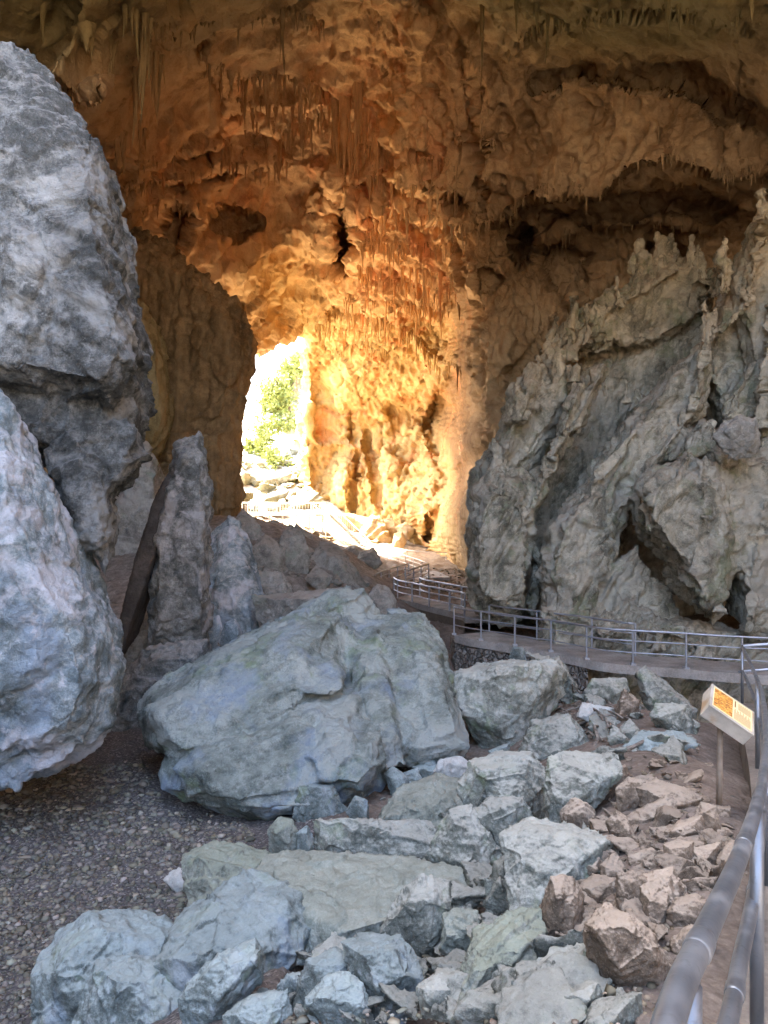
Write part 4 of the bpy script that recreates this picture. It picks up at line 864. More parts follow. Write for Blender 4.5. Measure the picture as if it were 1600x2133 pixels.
ROCKS = [
 ('boulder', 'mossy wedge-shaped boulder with a dark left face at the edge of the gravel', [(390,1785),(440,1764),(500,1761),(562,1785),(550,1805),(520,1842),(458,1880),(420,1895),(400,1900),(391,1850)], M['moss'], {'tilt':.9,'sh':(.06,-.06)}),
 ('stone', 'bright white stone half hidden behind the mossy wedge-shaped boulder', [(343,1832),(362,1815),(385,1806),(394,1850),(386,1864),(360,1850)], M['white'], {}),
 ('boulder', 'smooth rounded green boulder on the gravel in the lower left corner', [(75,2025),(120,1960),(190,1905),(300,1907),(375,1942),(350,2010),(335,2095),(120,2115),(80,2100)], B, {'tilt':.8}),
 ('boulder', 'bluish boulder overlapping the smooth green boulder in the lower left corner', [(148,2125),(200,2012),(270,1998),(355,2020),(385,2070),(397,2150),(148,2160)], B, {'tilt':.7}),
 ('boulder', 'broad sloping blue-grey slab below the flat olive slab', [(338,2005),(375,1930),(400,1900),(520,1822),(625,1862),(645,1940),(600,2015),(550,2065),(400,2045)], B, {'tilt':1.1,'th':.4}),
 ('boulder', 'pointed bluish rock wedged in front of the broad sloping slab', [(378,2078),(430,2010),(525,1957),(546,1990),(545,2042),(450,2095),(400,2135)], B, {'tilt':.5}),
 ('rock_slab', 'wide flat-topped olive slab with a pale broken front edge', [(528,1832),(570,1788),(640,1772),(800,1785),(885,1808),(975,1832),(955,1870),(800,1930),(700,1965),(630,1935),(565,1875)], M['olive'], {'tilt':1.6,'th':.34,'sh':(0,.08),'strata':.05}),
 ('stone_block', 'brick-shaped pale block of stone lying on the flat olive slab', [(655,1716),(740,1711),(892,1718),(897,1760),(886,1802),(740,1808),(660,1766)], G_, {'tilt':.25,'th':.5,'shrink':.86}),
 ('stone', 'green stubby stone left of the brick-shaped pale block', [(560,1732),(580,1705),(610,1708),(620,1740),(618,1782),(565,1788)], M['moss'], {'tilt':.2}),
 ('stone', 'small pale stone squeezed between the green stubby stone and the brick-shaped block', [(620,1735),(640,1720),(655,1750),(650,1780),(622,1783)], B, {'tilt':.2}),
 ('stone_plate', 'upright pale plate of rock leaning on the largest boulder', [(615,1702),(626,1640),(690,1638),(722,1690),(700,1712),(650,1714)], B, {'tilt':.2,'th':.3}),
 ('stone', 'round purple-grey stone beside the upright pale plate', [(722,1690),(740,1660),(765,1668),(768,1700),(745,1712)], B, {'tilt':.2}),
 ('stone', 'dark wedge of rock at the right foot of the largest boulder', [(800,1612),(820,1597),(850,1620),(852,1652),(822,1658)], B, {}),
 ('stone', 'small blue stone beside the dark wedge at the foot of the largest boulder', [(836,1612),(870,1600),(878,1622),(850,1640)], B, {}),
 ('rock_slab', 'smooth sloping greenish slab above the brick-shaped pale block', [(772,1715),(830,1640),(900,1613),(962,1625),(968,1662),(905,1715)], M['olive'], {'tilt':1.1,'th':.4}),
 ('boulder', 'big rounded green-grey boulder with a shadowed right side in the middle of the rubble', [(958,1652),(985,1590),(1040,1568),(1100,1574),(1147,1622),(1142,1695),(1100,1720),(1060,1690),(975,1680)], G_, {'tilt':.45,'th':.7}),
 ('boulder', 'layered pale boulder with chalky stripes right of the rounded green-grey boulder', [(1138,1650),(1150,1580),(1200,1566),(1280,1575),(1292,1612),(1225,1645),(1180,1705),(1140,1715)], G_, {'tilt':.6,'strata':.4}),
 ('boulder', 'leaning grey rock in front of the rounded green-grey boulder', [(898,1775),(935,1690),(980,1678),(1015,1740),(1052,1792),(985,1825),(920,1795)], G_, {'tilt':.5}),
 ('boulder', 'angular pale rock pointing down beside the leaning grey rock', [(973,1700),(1020,1668),(1090,1663),(1107,1710),(1052,1780),(1000,1745)], G_, {'tilt':.3}),
 ('rock_slab', 'large flat dusty slab with a sharp shadowed front edge', [(1048,1745),(1110,1710),(1180,1718),(1275,1750),(1245,1802),(1175,1855),(1122,1900),(1078,1862)], G_, {'tilt':1.1,'th':.5,'sh':(.05,-.05)}),
 ('boulder', 'brown ridge-backed rock lying on the right end of the dusty slab', [(1158,1842),(1200,1790),(1250,1758),(1275,1780),(1252,1822),(1200,1848)], W_, {'tilt':.6}),
 ('boulder', 'upright squared brown rock standing at the right of the rubble hollow', [(1123,1925),(1150,1833),(1190,1833),(1213,1870),(1208,1955),(1190,1985),(1138,1985)], W_, {'tilt':.2,'th':.8}),
 ('stone', 'flat-topped pale stone lying behind the upright squared brown rock', [(1200,1852),(1240,1822),(1282,1830),(1288,1862),(1240,1885)], W_, {'tilt':.8}),
 ('boulder', 'biggest brown boulder overhanging the dark hollow by the handrail', [(1226,1990),(1230,1930),(1275,1898),(1310,1905),(1360,1950),(1388,2010),(1372,2058),(1290,2035)], W_, {'tilt':.1,'th':.8}),
 ('boulder', 'sharp-edged dark brown rock on top of the biggest brown boulder', [(1283,1895),(1290,1828),(1315,1818),(1352,1832),(1342,1872),(1332,1910),(1300,1910)], W_, {'tilt':.2}),
 ('boulder', 'dusty sloping rock beside the sharp-edged dark brown rock', [(1322,1830),(1400,1812),(1424,1850),(1402,1905),(1350,1938),(1340,1880)], W_, {'tilt':.9}),
 ('stone', 'pale knobbly stone next to the thick handrail', [(1388,1902),(1410,1870),(1450,1863),(1482,1885),(1462,1922),(1410,1938)], W_, {'tilt':.5}),
 ('stone', 'smooth egg-shaped pale stone standing on the dirt bank', [(1265,1712),(1285,1690),(1305,1700),(1322,1740),(1316,1773),(1290,1760)], W_, {'tilt':.3}),
 ('stone', 'pale leaning stone right of the large dusty slab', [(1168,1692),(1190,1666),(1222,1670),(1242,1700),(1217,1735),(1175,1718)], W_, {'tilt':.4}),
 ('stone', 'tall angular brown stone at the head of the dirt bank', [(1286,1645),(1310,1620),(1347,1630),(1347,1668),(1310,1693),(1288,1683)], W_, {'tilt':.3}),
 ('stone', 'long jagged brown stone lying beside the tall angular one', [(1320,1642),(1370,1623),(1420,1640),(1464,1665),(1420,1684),(1340,1674)], W_, {'tilt':.8}),
 ('stone', 'cracked triangular pale stone on the dirt bank', [(1308,1705),(1350,1680),(1395,1658),(1412,1698),(1380,1714),(1330,1718)], W_, {'tilt':.7}),
 ('stone', 'rounded dusty stone left of the sign post', [(1386,1733),(1420,1710),(1460,1700),(1467,1740),(1430,1755),(1395,1748)], W_, {'tilt':.6}),
 ('stone', 'brown stone leaning against the rounded dusty stone near the sign post', [(1440,1722),(1460,1673),(1492,1680),(1502,1732),(1470,1745)], W_, {'tilt':.5}),
 ('stone', 'squared stone with a dark front set in the dirt below the rounded dusty stone', [(1384,1762),(1412,1750),(1442,1757),(1442,1795),(1410,1810),(1392,1800)], W_, {'tilt':.5}),
 ('stone', 'flat brown stone with shadowed underside close to the handrail', [(1443,1768),(1500,1757),(1494,1800),(1460,1812)], W_, {'tilt':.5}),
 ('stone', 'dusty rock half hidden behind the thick handrail', [(1482,1805),(1520,1750),(1555,1758),(1545,1805),(1510,1820)], W_, {'tilt':.6}),
 ('stone', 'low rough stone bedded in the middle of the dirt bank', [(1308,1785),(1360,1765),(1392,1790),(1370,1810),(1320,1805)], W_, {'tilt':.9}),
 ('stone', 'dark-sided stone at the left edge of the dirt bank', [(1250,1802),(1280,1780),(1312,1822),(1280,1845),(1255,1832)], W_, {'tilt':.6}),
 ('stone', 'small pale stone resting against the layered pale boulder', [(1188,1655),(1215,1623),(1237,1640),(1242,1668),(1215,1672)], W_, {}),
 ('stone', 'rough pale stone on top of the layered pale boulder', [(1228,1645),(1240,1602),(1300,1598),(1312,1632),(1272,1664),(1245,1664)], W_, {'tilt':.4}),
 ('boulder', 'upright pinkish-grey rock with a pale crust in the middle of the rubble', [(798,1945),(830,1868),(880,1826),(932,1838),(938,1900),(905,1980),(850,1985)], G_, {'tilt':.2}),
 ('boulder', 'blue-grey angular boulder with a dark left side low in the rubble', [(718,1965),(740,1953),(832,1953),(862,1990),(873,2040),(832,2095),(780,2080),(738,2032)], B, {'tilt':.7,'th':.7}),
 ('boulder', 'mottled blue rock left of the blue-grey angular boulder', [(608,2065),(640,2000),(700,1978),(742,2000),(722,2055),(650,2090)], B, {'tilt':.5}),
 ('boulder', 'rounded light blue stone at the bottom of the rubble', [(638,2075),(680,2038),(722,2028),(752,2050),(768,2098),(750,2125),(700,2128),(645,2095)], B, {'tilt':.5}),
 ('boulder', 'olive stone behind the upright pinkish-grey rock', [(926,1905),(960,1893),(992,1897),(1002,1955),(950,1978),(918,1955)], M['olive'], {'tilt':.6}),
 ('boulder', 'moss-tinged sloping boulder left of the dark hollow', [(945,2050),(990,1958),(1060,1908),(1112,1898),(1133,1950),(1133,2015),(1000,2035),(960,2068)], M['moss'], {'tilt':.9}),
 ('rock_slab', 'split flat slab below the dark hollow', [(1078,2015),(1140,1998),(1202,2010),(1192,2055),(1130,2078),(1088,2055)], G_, {'tilt':.9}),
 ('stone', 'yellowish square stone near the bottom of the rubble', [(985,2092),(1000,2063),(1032,2063),(1044,2100),(1010,2125)], G_, {'tilt':.4}),
 ('stone', 'sloping grey stone below the moss-tinged boulder', [(968,2085),(1010,2048),(1062,2038),(1068,2072),(1000,2108)], G_, {'tilt':.8}),
 ('stone', 'long flat grey stone at the bottom below the dark hollow', [(1195,2140),(1240,2088),(1332,2068),(1335,2115),(1260,2150)], G_, {'tilt':.8}),
 ('stone', 'pale flat stone left of the long flat grey stone', [(1148,2115),(1180,2068),(1242,2050),(1253,2077),(1180,2128)], G_, {'tilt':.8}),
 ('stone', 'bluish block cut off by the bottom of the view below the mottled blue rock', [(468,2115),(520,2078),(590,2068),(602,2112),(560,2150),(478,2150)], B, {'tilt':.6}),
 ('stone', 'small dark blue stone wedged between the pointed bluish rock and the mottled blue rock', [(578,2055),(600,2028),(640,2028),(642,2062),(600,2080)], B, {}),
 ('stone', 'tall grey shard in the gap left of the large dusty slab', [(1018,1855),(1030,1798),(1050,1788),(1072,1830),(1062,1885),(1030,1885)], G_, {'tilt':.15}),
 ('stone', 'pointed grey stone below the tall grey shard', [(1008,1885),(1040,1828),(1060,1850),(1072,1892),(1040,1905)], G_, {'tilt':.15}),
 ('stone', 'grey stone right of the blue-grey angular boulder', [(868,2055),(920,2028),(947,2060),(932,2105),(880,2095)], G_, {'tilt':.5}),
 ('stone', 'orange flat chip lying against the blue-grey angular boulder', [(838,2040),(850,2030),(872,2062),(866,2072),(850,2062)], W_, {}),
 ('stone', 'brown stone in the shadow under the thick handrail', [(1345,2065),(1362,2018),(1422,2008),(1404,2065)], W_, {}),
 ('stone', 'dark brown stone between the pale knobbly stone and the handrail', [(1398,1970),(1430,1928),(1484,1940),(1474,1996),(1420,2005)], W_, {}),
 ('boulder', 'large pale lichen-spotted boulder with a dark left face below the stone walkway wall', [(946,1408),(1000,1388),(1080,1378),(1160,1378),(1177,1402),(1172,1450),(1100,1492),(1076,1552),(1030,1548),(965,1482)], G_, {'tilt':.35,'th':.75,'sh':(.02,-.04)}),
 ('boulder', 'speckled grey rock half buried among driftwood', [(1078,1565),(1110,1502),(1180,1493),(1222,1530),(1234,1572),(1150,1582)], G_, {'tilt':.6}),
 ('stone_block', 'pale rectangular block lying among the driftwood', [(1203,1493),(1215,1463),(1277,1475),(1266,1508)], M['white'], {'tilt':.4,'shrink':.85}),
 ('boulder', 'tall jagged dark rock standing under the walkway bridge', [(1328,1405),(1345,1393),(1380,1420),(1446,1475),(1450,1492),(1400,1485),(1360,1495),(1338,1452)], G_, {'tilt':.3,'d':17.2}),
 ('boulder', 'dark angular rock leaning on the tall jagged rock under the bridge', [(1356,1495),(1370,1466),(1430,1468),(1453,1522),(1430,1530),(1370,1513)], G_, {'tilt':.3}),
 ('boulder', 'squared grey rock at the foot of the stone walkway wall', [(1218,1442),(1235,1418),(1300,1413),(1308,1442),(1280,1464),(1225,1464)], G_, {'tilt':.4}),
 ('stone', 'brown triangular rock between the squared grey rock and the tall jagged rock', [(1272,1505),(1300,1438),(1332,1460),(1322,1505)], W_, {'tilt':.3}),
 ('rock_slab', 'low flat bluish slab on the dirt behind the bank', [(1296,1555),(1340,1520),(1420,1523),(1454,1550),(1350,1570)], B, {'tilt':1.4,'th':.3}),
 ('stone', 'pale stone beside the low flat bluish slab', [(1278,1535),(1310,1498),(1332,1520),(1312,1548)], G_, {}),
 ('stone', 'bluish upright stone on the edge of the walkway wall', [(1060,1370),(1070,1347),(1090,1350),(1100,1382),(1075,1384)], B, {'tilt':.1,'d':23}),
 ('boulder', 'grey sloping rock leaning on the stone walkway wall', [(1102,1362),(1170,1369),(1212,1430),(1180,1444),(1158,1392)], G_, {'tilt':.4,'d':20.5}),
 ('stone', 'grey stone under the lichen-spotted boulder', [(1018,1565),(1060,1548),(1064,1575),(1030,1580)], B, {}),
 ('stone', 'mossy grey stone at the lower right edge of the largest boulder', [(858,1598),(900,1583),(922,1612),(880,1628)], B, {}),
 ('stone', 'whitish angular stone between the largest boulder and the rounded boulder', [(905,1610),(920,1582),(960,1575),(988,1600),(960,1625)], M['white'], {}),
 # midground left of the walkway
 ('boulder', 'smooth blue-grey boulder right beside the standing stone', [(430,1200),(445,1125),(480,1090),(502,1100),(522,1140),(548,1262),(540,1345),(430,1360)], M['bluegrey'], {'d':25,'tilt':.3}),
 ('boulder', 'rounded brown boulder on the crest near the cave-mouth pillar', [(484,1125),(490,1090),(505,1064),(530,1084),(546,1110),(540,1145),(500,1135)], M['hill'], {'d':38}),
 ('boulder', 'flat brown boulder on the crest below the metal platform', [(532,1105),(545,1092),(570,1085),(606,1098),(602,1120),(540,1122)], M['hill'], {'d':48}),
 ('boulder', 'low boulder with a dark hollow under it on the midground slope', [(520,1145),(555,1118),(590,1145),(585,1172),(530,1170)], M['hill'], {'d':34}),
 ('boulder', 'pointed grey boulder standing on the midground slope', [(580,1150),(590,1118),(605,1098),(628,1110),(640,1155),(632,1232),(592,1218)], M['hill'], {'d':35,'tilt':.2}),
 ('boulder', 'wide brown sloping boulder on the crest left of the metal stairs', [(640,1178),(672,1140),(705,1140),(742,1190),(785,1245),(700,1272),(648,1235)], M['hill'], {'d':37,'tilt':.5}),
 ('boulder', 'small dark boulder in front of the wide brown sloping boulder', [(638,1205),(660,1180),(692,1200),(672,1226)], M['hill'], {'d':33}),
 ('boulder', 'pale flat boulder below the foot of the metal stairs', [(688,1150),(740,1138),(772,1160),(735,1174)], M['hill'], {'d':52}),
 ('boulder', 'rounded pale boulder at the foot of the metal stairs', [(742,1168),(752,1150),(778,1144),(794,1172),(762,1184)], M['hill'], {'d':50}),
 ('boulder', 'rounded dark boulder behind the peak of the largest boulder', [(770,1240),(785,1219),(810,1224),(824,1250),(818,1282),(780,1278)], M['hill'], {'d':28}),
 ('boulder', 'rock behind the largest boulder, streaked green and grey', [(540,1240),(600,1258),(660,1235),(700,1225),(690,1290),(560,1330)], M['hill'], {'d':24,'tilt':.3}),
 ('boulder', 'grey-green rock bridging the smooth boulder and the pointed boulder', [(505,1250),(530,1195),(590,1200),(610,1260),(560,1320),(520,1310)], M['hill'], {'d':27,'tilt':.3}),
 ('boulder', 'small pale slab upright between the standing stone and the largest boulder', [(425,1345),(430,1290),(455,1283),(462,1310),(445,1348)], M['bluegrey'], {'d':20.5,'tilt':.1}),
 ('boulder', 'bluish lump of rock low between the standing stone and the largest boulder', [(455,1348),(470,1300),(490,1290),(505,1320),(500,1345)], M['bluegrey'], {'d':21.5,'tilt':.1}),
 ('boulder', 'green-tinged rock in the cleft between the giant pillar and the standing stone', [(244,1400),(258,1310),(285,1260),(312,1290),(318,1400)], M['hill'], {'d':22,'tilt':.1}),
 ('boulder', 'small brown boulder on the crest beside the rounded brown boulder', [(600,1130),(618,1095),(650,1120),(655,1150),(625,1160)], M['hill'], {'d':44}),
 # along the golden wall
 ('boulder', 'rippled yellow flowstone mound at the foot of the golden wall', [(738,1125),(760,1095),(775,1075),(795,1080),(812,1110),(818,1128),(780,1132)], M['cave'], {'d':90}),
 ('boulder', 'long low yellow rock behind the rippled flowstone mound', [(702,1072),(725,1070),(765,1078),(770,1098),(735,1098)], M['cave'], {'d':92}),
 ('boulder', 'pale square rock right of the rippled flowstone mound', [(790,1085),(815,1080),(830,1100),(815,1112),(797,1108)], M['cave'], {'d':92}),
 ('boulder', 'rounded pale rock in the row along the golden wall', [(825,1098),(845,1088),(863,1102),(852,1116),(832,1112)], M['cave'], {'d':91}),
 ('boulder', 'upright brown rock in the row along the golden wall', [(818,1135),(822,1112),(838,1108),(846,1128),(838,1138)], M['cave'], {'d':88}),
]
M['goldrock'] = rock_mat('yellow_wall_rock', (.28, .19, .09, 1), (.50, .37, .20, 1), (.70, .56, .36, 1), 2.5)
for i, (nm, lab, ol, mat, kw) in enumerate(ROCKS):
    kw = dict(kw)
    outline_rock(nm, lab, {'boulder': 'boulder', 'stone': 'stone', 'rock_slab': 'rock slab', 'stone_block': 'stone block', 'stone_plate': 'rock slab'}[nm], ol, M['goldrock'] if mat is M['cave'] else mat, seed=i, **kw)

# random rubble: a dozen shapes, every stone an object of its own
def rubble_mesh(seed, n_pts=9, vox=.03):
    rn = np.random.default_rng(seed); pts = rn.normal(size=(n_pts, 3)); pts /= np.linalg.norm(pts, axis=1, keepdims=True)
    pts *= rn.uniform(.75, 1.0, (n_pts, 1)) * np.array([.5, .5 * rn.uniform(.6, 1), .5 * rn.uniform(.4, .8)])
    v, q = sdf_mesh([pts], vox, 0, .01); n = normals(v, q)
    v = rough(v, n, 1.0, seed, big=.03, facet=.03, crack=.03, ridge=.02, strata=.18, axis=rn.normal(size=3), lam=.22, fine=.03, fl=.2)
    return v, q
SHAPES = [rubble_mesh(7000 + i) for i in range(12)]
_cache = {}
def scatter(name, label, cat, group, poly, count, s0, s1, mat, seed, dfix=None, sink=.3, flat=1.0):
    rn = np.random.default_rng(seed); poly = np.array(poly, float); lo, hi = poly.min(0), poly.max(0); k = 0; tries = 0
    while k < count and tries < count * 30:
        tries += 1
        x, y = rn.uniform(lo, hi)
        if not in_poly(np.array([x]), np.array([y]), poly)[0]: continue
        d = ground_d(x, y)
        if d > 139: continue
        si = int(rn.integers(len(SHAPES))); key = (si, mat.name)
        if key not in _cache:
            o = mesh_obj(name, SHAPES[si][0], SHAPES[si][1], mat); _cache[key] = o
        else:
            o = _cache[key].copy(); COL.objects.link(o); o.name = name
        s = s0 * (s1 / s0) ** (rn.random() ** 1.6); wx = (x - 800) / F * d
        z = gz1(wx, d)
        o.location = (wx, d, z + s * (.25 - sink * .5)); o.scale = (s * rn.uniform(.8, 1.25), s * rn.uniform(.8, 1.25), s * rn.uniform(.7, 1.1) * flat)
        o.rotation_euler = (rn.uniform(-.5, .5), rn.uniform(-.5, .5), rn.uniform(0, 6.28))
        tag(o, label, cat, group); k += 1
scatter('stone', 'small broken grey stone in the rubble along the bottom of the view', 'stone', 'small stones in the lower rubble', [(560,2140),(600,1990),(760,1930),(1000,1930),(1300,2050),(1330,2140)], 48, .11, .34, M['rubble'], 1)
scatter('stone', 'small blue-grey stone lying between the bluish boulders at lower left', 'stone', 'small stones between the bluish boulders', [(400,2140),(430,2060),(600,1960),(740,1980),(700,2140)], 20, .11, .3, M['rubble_blue'], 2)
scatter('stone', 'small grey stone in the gaps around the flat slabs', 'stone', 'small stones around the flat slabs', [(640,1830),(700,1690),(960,1600),(1120,1700),(1240,1850),(1100,1960),(900,1940)], 40, .14, .42, M['rubble'], 3)
scatter('stone', 'small dusty brown stone scattered on the dirt bank left of the sign', 'stone', 'small stones on the dirt bank', [(1180,1900),(1220,1640),(1300,1570),(1480,1560),(1520,1700),(1560,1820),(1400,2000)], 70, .09, .30, M['brown'], 4)
scatter('stone', 'grey stone lying in the hollow with driftwood below the bridge', 'stone', 'stones in the driftwood hollow', [(1000,1570),(1010,1520),(1180,1440),(1330,1450),(1460,1500),(1470,1560),(1250,1570)], 22, .18, .55, M['rubble'], 5)
scatter('boulder', 'sunlit white boulder on the steep slope outside the cave mouth', 'boulder', 'boulders on the sunlit slope outside', [(495,1075),(500,930),(540,925),(640,950),(650,1075)], 60, 2.0, 6.5, M['outside'], 6)
scatter('stone', 'brown stone on the midground slope below the crest', 'stone', 'stones on the midground slope', [(440,1180),(500,1120),(620,1130),(760,1180),(820,1230),(760,1280),(540,1260)], 18, .4, 1.1, M['hill'], 7)
scatter('stone', 'yellowish stone scattered at the foot of the golden wall', 'stone', 'stones along the golden wall', [(700,1100),(760,1090),(930,1118),(960,1140),(870,1142),(760,1130)], 14, .9, 2.2, M['goldrock'], 8)
scatter('stone', 'yellow stone on the slope beneath the metal stairs', 'stone', 'stones beneath the metal stairs', [(630,1080),(660,1090),(720,1140),(690,1140),(640,1115)], 10, .7, 1.6, M['goldrock'], 9)
scatter('rock', 'rough angular grey rock filling the gaps between the larger boulders of the rubble', 'rock', 'fist to head sized rocks in the rubble', [(590,2060),(700,1830),(820,1640),(960,1600),(1160,1600),(1240,1720),(1240,2000),(1160,2140),(650,2140)], 115, .3, .75, M['rubble'], 11, sink=.4)
scatter('rock', 'rough brown rock half buried in the dirt bank by the handrail', 'rock', 'half buried brown rocks', [(1180,1900),(1260,1660),(1440,1600),(1500,1700),(1520,1800),(1360,2040),(1250,2060)], 85, .22, .6, M['brown'], 12, sink=.45)
scatter('boulder', 'weathered boulder piled on the midground slope behind the largest boulder', 'boulder', 'boulders piled on the midground slope', [(440,1230),(450,1110),(540,1095),(640,1130),(720,1150),(800,1240),(700,1290),(520,1300)], 48, .9, 3.0, M['hill'], 13, sink=.6)
scatter('rock', 'broken grey rock piled on the slope just below the walkway bridge', 'rock', 'rocks piled below the walkway bridge', [(1180,1480),(1240,1440),(1420,1500),(1480,1530),(1450,1600),(1260,1600),(1160,1570)], 44, .35, .95, M['rubble'], 14, sink=.35)
# pebbles of the gravel floor: too many to count
def pebbles():
    rn = np.random.default_rng(77); ico = bmesh.new(); bmesh.ops.create_icosphere(ico, subdivisions=1, radius=.5)
    bv = np.array([v.co for v in ico.verts]); bf = np.array([[v.index for v in f.verts] for f in ico.faces]); ico.free()
    xy = []
    for poly, n in (([(-60,1640),(120,1600),(300,1600),(350,1700),(520,1730),(560,1790),(400,1900),(330,2000),(80,2140),(-60,2140)], 15000), ([(560,2140),(760,1900),(1300,1600),(1560,1640),(1400,2140)], 2600), ([(880,1235),(900,1190),(975,1190),(975,1240)], 900)):
        poly = np.array(poly, float); lo, hi = poly.min(0), poly.max(0); k = 0
        while k < n:
            p = rn.uniform(lo, hi, (n, 2)); p = p[in_poly(p[:, 0], p[:, 1], poly)][:n - k]; k += len(p); xy.append(p)
    xy = np.vstack(xy); D = np.array([3.0] * len(xy)); lo_ = np.full(len(xy), 2.0); hi_ = np.full(len(xy), 70.0)
    # march the rays on a coarse set of distances, then refine
    ds = np.exp(np.linspace(math.log(2.5), math.log(70), 60)); below = np.zeros(len(xy), bool); prev = np.full(len(xy), 2.4)
    for d in ds:
        z = CZ - (xy[:, 1] - 1066.5) / F * d; g = ground_base(np.c_[(xy[:, 0] - 800) / F * d, np.full(len(xy), d)])
        new = (z < g) & ~below; D[new] = d; lo_[new] = prev[new]; below |= new; prev[:] = d
    w_ = rn.random(len(xy)); D = lo_ + (D - lo_) * w_; xy = xy[below]; D = D[below]
    W = np.c_[(xy[:, 0] - 800) / F * D, D]; gzv = ground_z(W)
    s = .0115 * (8 ** (rn.random(len(W)) ** 3.0)); s *= np.clip(D / 7, 1, 4)
    V_ = []; F_ = []
    A = rn.uniform(0, 6.28, len(W)); 
    sc_ = rn.uniform(.6, 1.3, (len(W), 3)) * np.array([1, 1, .6])
    jit = rn.uniform(.5, 1.35, (len(W), len(bv), 1))
    vv = bv[None] * jit * sc_[:, None, :] * s[:, None, None]
    ca, sa = np.cos(A)[:, None], np.sin(A)[:, None]
    X_ = vv[..., 0] * ca - vv[..., 1] * sa + W[:, :1]; Y_ = vv[..., 0] * sa + vv[..., 1] * ca + W[:, 1:2]; Z_ = vv[..., 2] + (gzv + s * .12)[:, None]
    allv = np.stack([X_, Y_, Z_], -1).reshape(-1, 3); allf = (bf[None] + (np.arange(len(W)) * len(bv))[:, None, None]).reshape(-1, 3)
    base_ = rn.uniform(.5, 1.0, len(W)) ** 1.4; base_[rn.random(len(W)) < .05] = 1.35
    brown = (W[:, 0] > .3) | (W[:, 1] > 20)
    hue = np.stack([base_ * rn.uniform(.95, 1.12, len(W)), base_, base_ * rn.uniform(.85, 1.05, len(W))], 1)
    hue[brown] *= np.array([1.08, .97, .88]); tn = np.repeat(hue, len(bv), 0)
    m = NT('pebble', .9, .2); c = m.mix(1.0, (.235, .228, .195, 1), m.attr('tint'), 'MULTIPLY'); m.done(c)
    o = mesh_obj('gravel', allv, allf.astype(np.int32), m.m, smooth=False, tint=tn)
    tag(o, 'loose dark gravel and pebbles covering the cave floor', 'gravel', kind='stuff')
pebbles()
# ------------------------------------------------------------------ walkways, railings, stairs, platform, sign
def metal(name, c, rough=.42, wear=(.30, .28, .25, 1)):
    m = NT(name, rough, .5, .75); n = m.noise(6, 6, .6); n2 = m.noise(40, 4, .6)
    col = m.mix(m.step(n, .50, .68, 0, .4), c, wear); col = m.mix(m.step(n2, .55, .7, 0, .35), col, tuple(x * .55 for x in c[:3]) + (1,))
    return m.done(col, m.bump(n2, .08, .01), m.step(n, .35, .7, rough, rough + .25))
M['steel'] = metal('galvanised_steel', (.42, .46, .52, 1))
M['pipe'] = metal('weathered_steel_pipe', (.20, .225, .255, 1), .36, (.36, .38, .39, 1))
M['palesteel'] = metal('pale_steel', (.62, .58, .50, 1), .5, (.5, .45, .36, 1))
def concrete(name, c, sc=1.0):
    m = NT(name, .92, .2); n = m.noise(1.2 / sc, 8, .65); n2 = m.noise(18 / sc, 6, .7)
    col = m.ramp(m.math('ADD', m.math('MULTIPLY', n, .6), m.math('MULTIPLY', n2, .4)), [(.35, tuple(x * .55 for x in c)), (.52, c), (.68, tuple(min(1, x * 1.4) for x in c))])
    return m.done(col, m.bump(n2, .35, .02))
M['deck'] = concrete('walkway_concrete', (.34, .325, .30))
M['deckdark'] = concrete('old_concrete', (.16, .13, .10))
def masonry():
    m = NT('rubble_masonry', .92, .15); v = m.vor(5.5, 'DISTANCE_TO_EDGE'); c = m.vor(5.5, out='Color'); s = m.n('ShaderNodeSeparateColor'); m.l(c, s.inputs[0])
    n = m.noise(14, 6, .65); col = m.ramp(s.outputs[0], [(0, (.15, .14, .125, 1)), (.5, (.24, .225, .20, 1)), (1, (.34, .32, .29, 1))])
    col = m.mix(m.step(n, .5, .7, 0, .5), col, (.12, .115, .10, 1)); col = m.mix(m.step(v, .035, .0, 0, .7), col, (.12, .11, .095, 1))
    return m.done(col, m.bump(m.math('ADD', m.math('MULTIPLY', m.step(v, 0, .18), 1.0), m.math('MULTIPLY', n, .3)), 1.0, .14))
M['masonry'] = masonry()
def base_pt(px, py, h): d = h * F / (py - 1066.5); return Vector(((px - 800) / F * d, d, CZ - h))
def resample(pts, step):
    out = [pts[0].copy()]; acc = 0
    for a, b in zip(pts[:-1], pts[1:]):
        l = (b - a).length; t = step - acc
        while t <= l: out.append(a.lerp(b, t / l)); t += step
        acc = (acc + l) % step
    if (out[-1] - pts[-1]).length > .3 * step: out.append(pts[-1].copy())
    else: out[-1] = pts[-1].copy()
    return out
def smooth_path(pts, n=6):
    out = []; p = [pts[0]] + list(pts) + [pts[-1]]
    for i in range(1, len(p) - 2):
        for k in range(n):
            t = k / n; a, b, c, d = p[i - 1], p[i], p[i + 1], p[i + 2]
            out.append(.5 * ((2 * b) + (c - a) * t + (2 * a - 5 * b + 4 * c - d) * t * t + (3 * b - a - 3 * c + d) * t ** 3))
    out.append(pts[-1]); return out
def side_offset(path, w):
    out = []
    for i, p in enumerate(path):
        t = path[min(i + 1, len(path) - 1)] - path[max(i - 1, 0)]; t.z = 0; t.normalize()
        out.append(p + Vector((t.y, -t.x, 0)) * w)
    return out
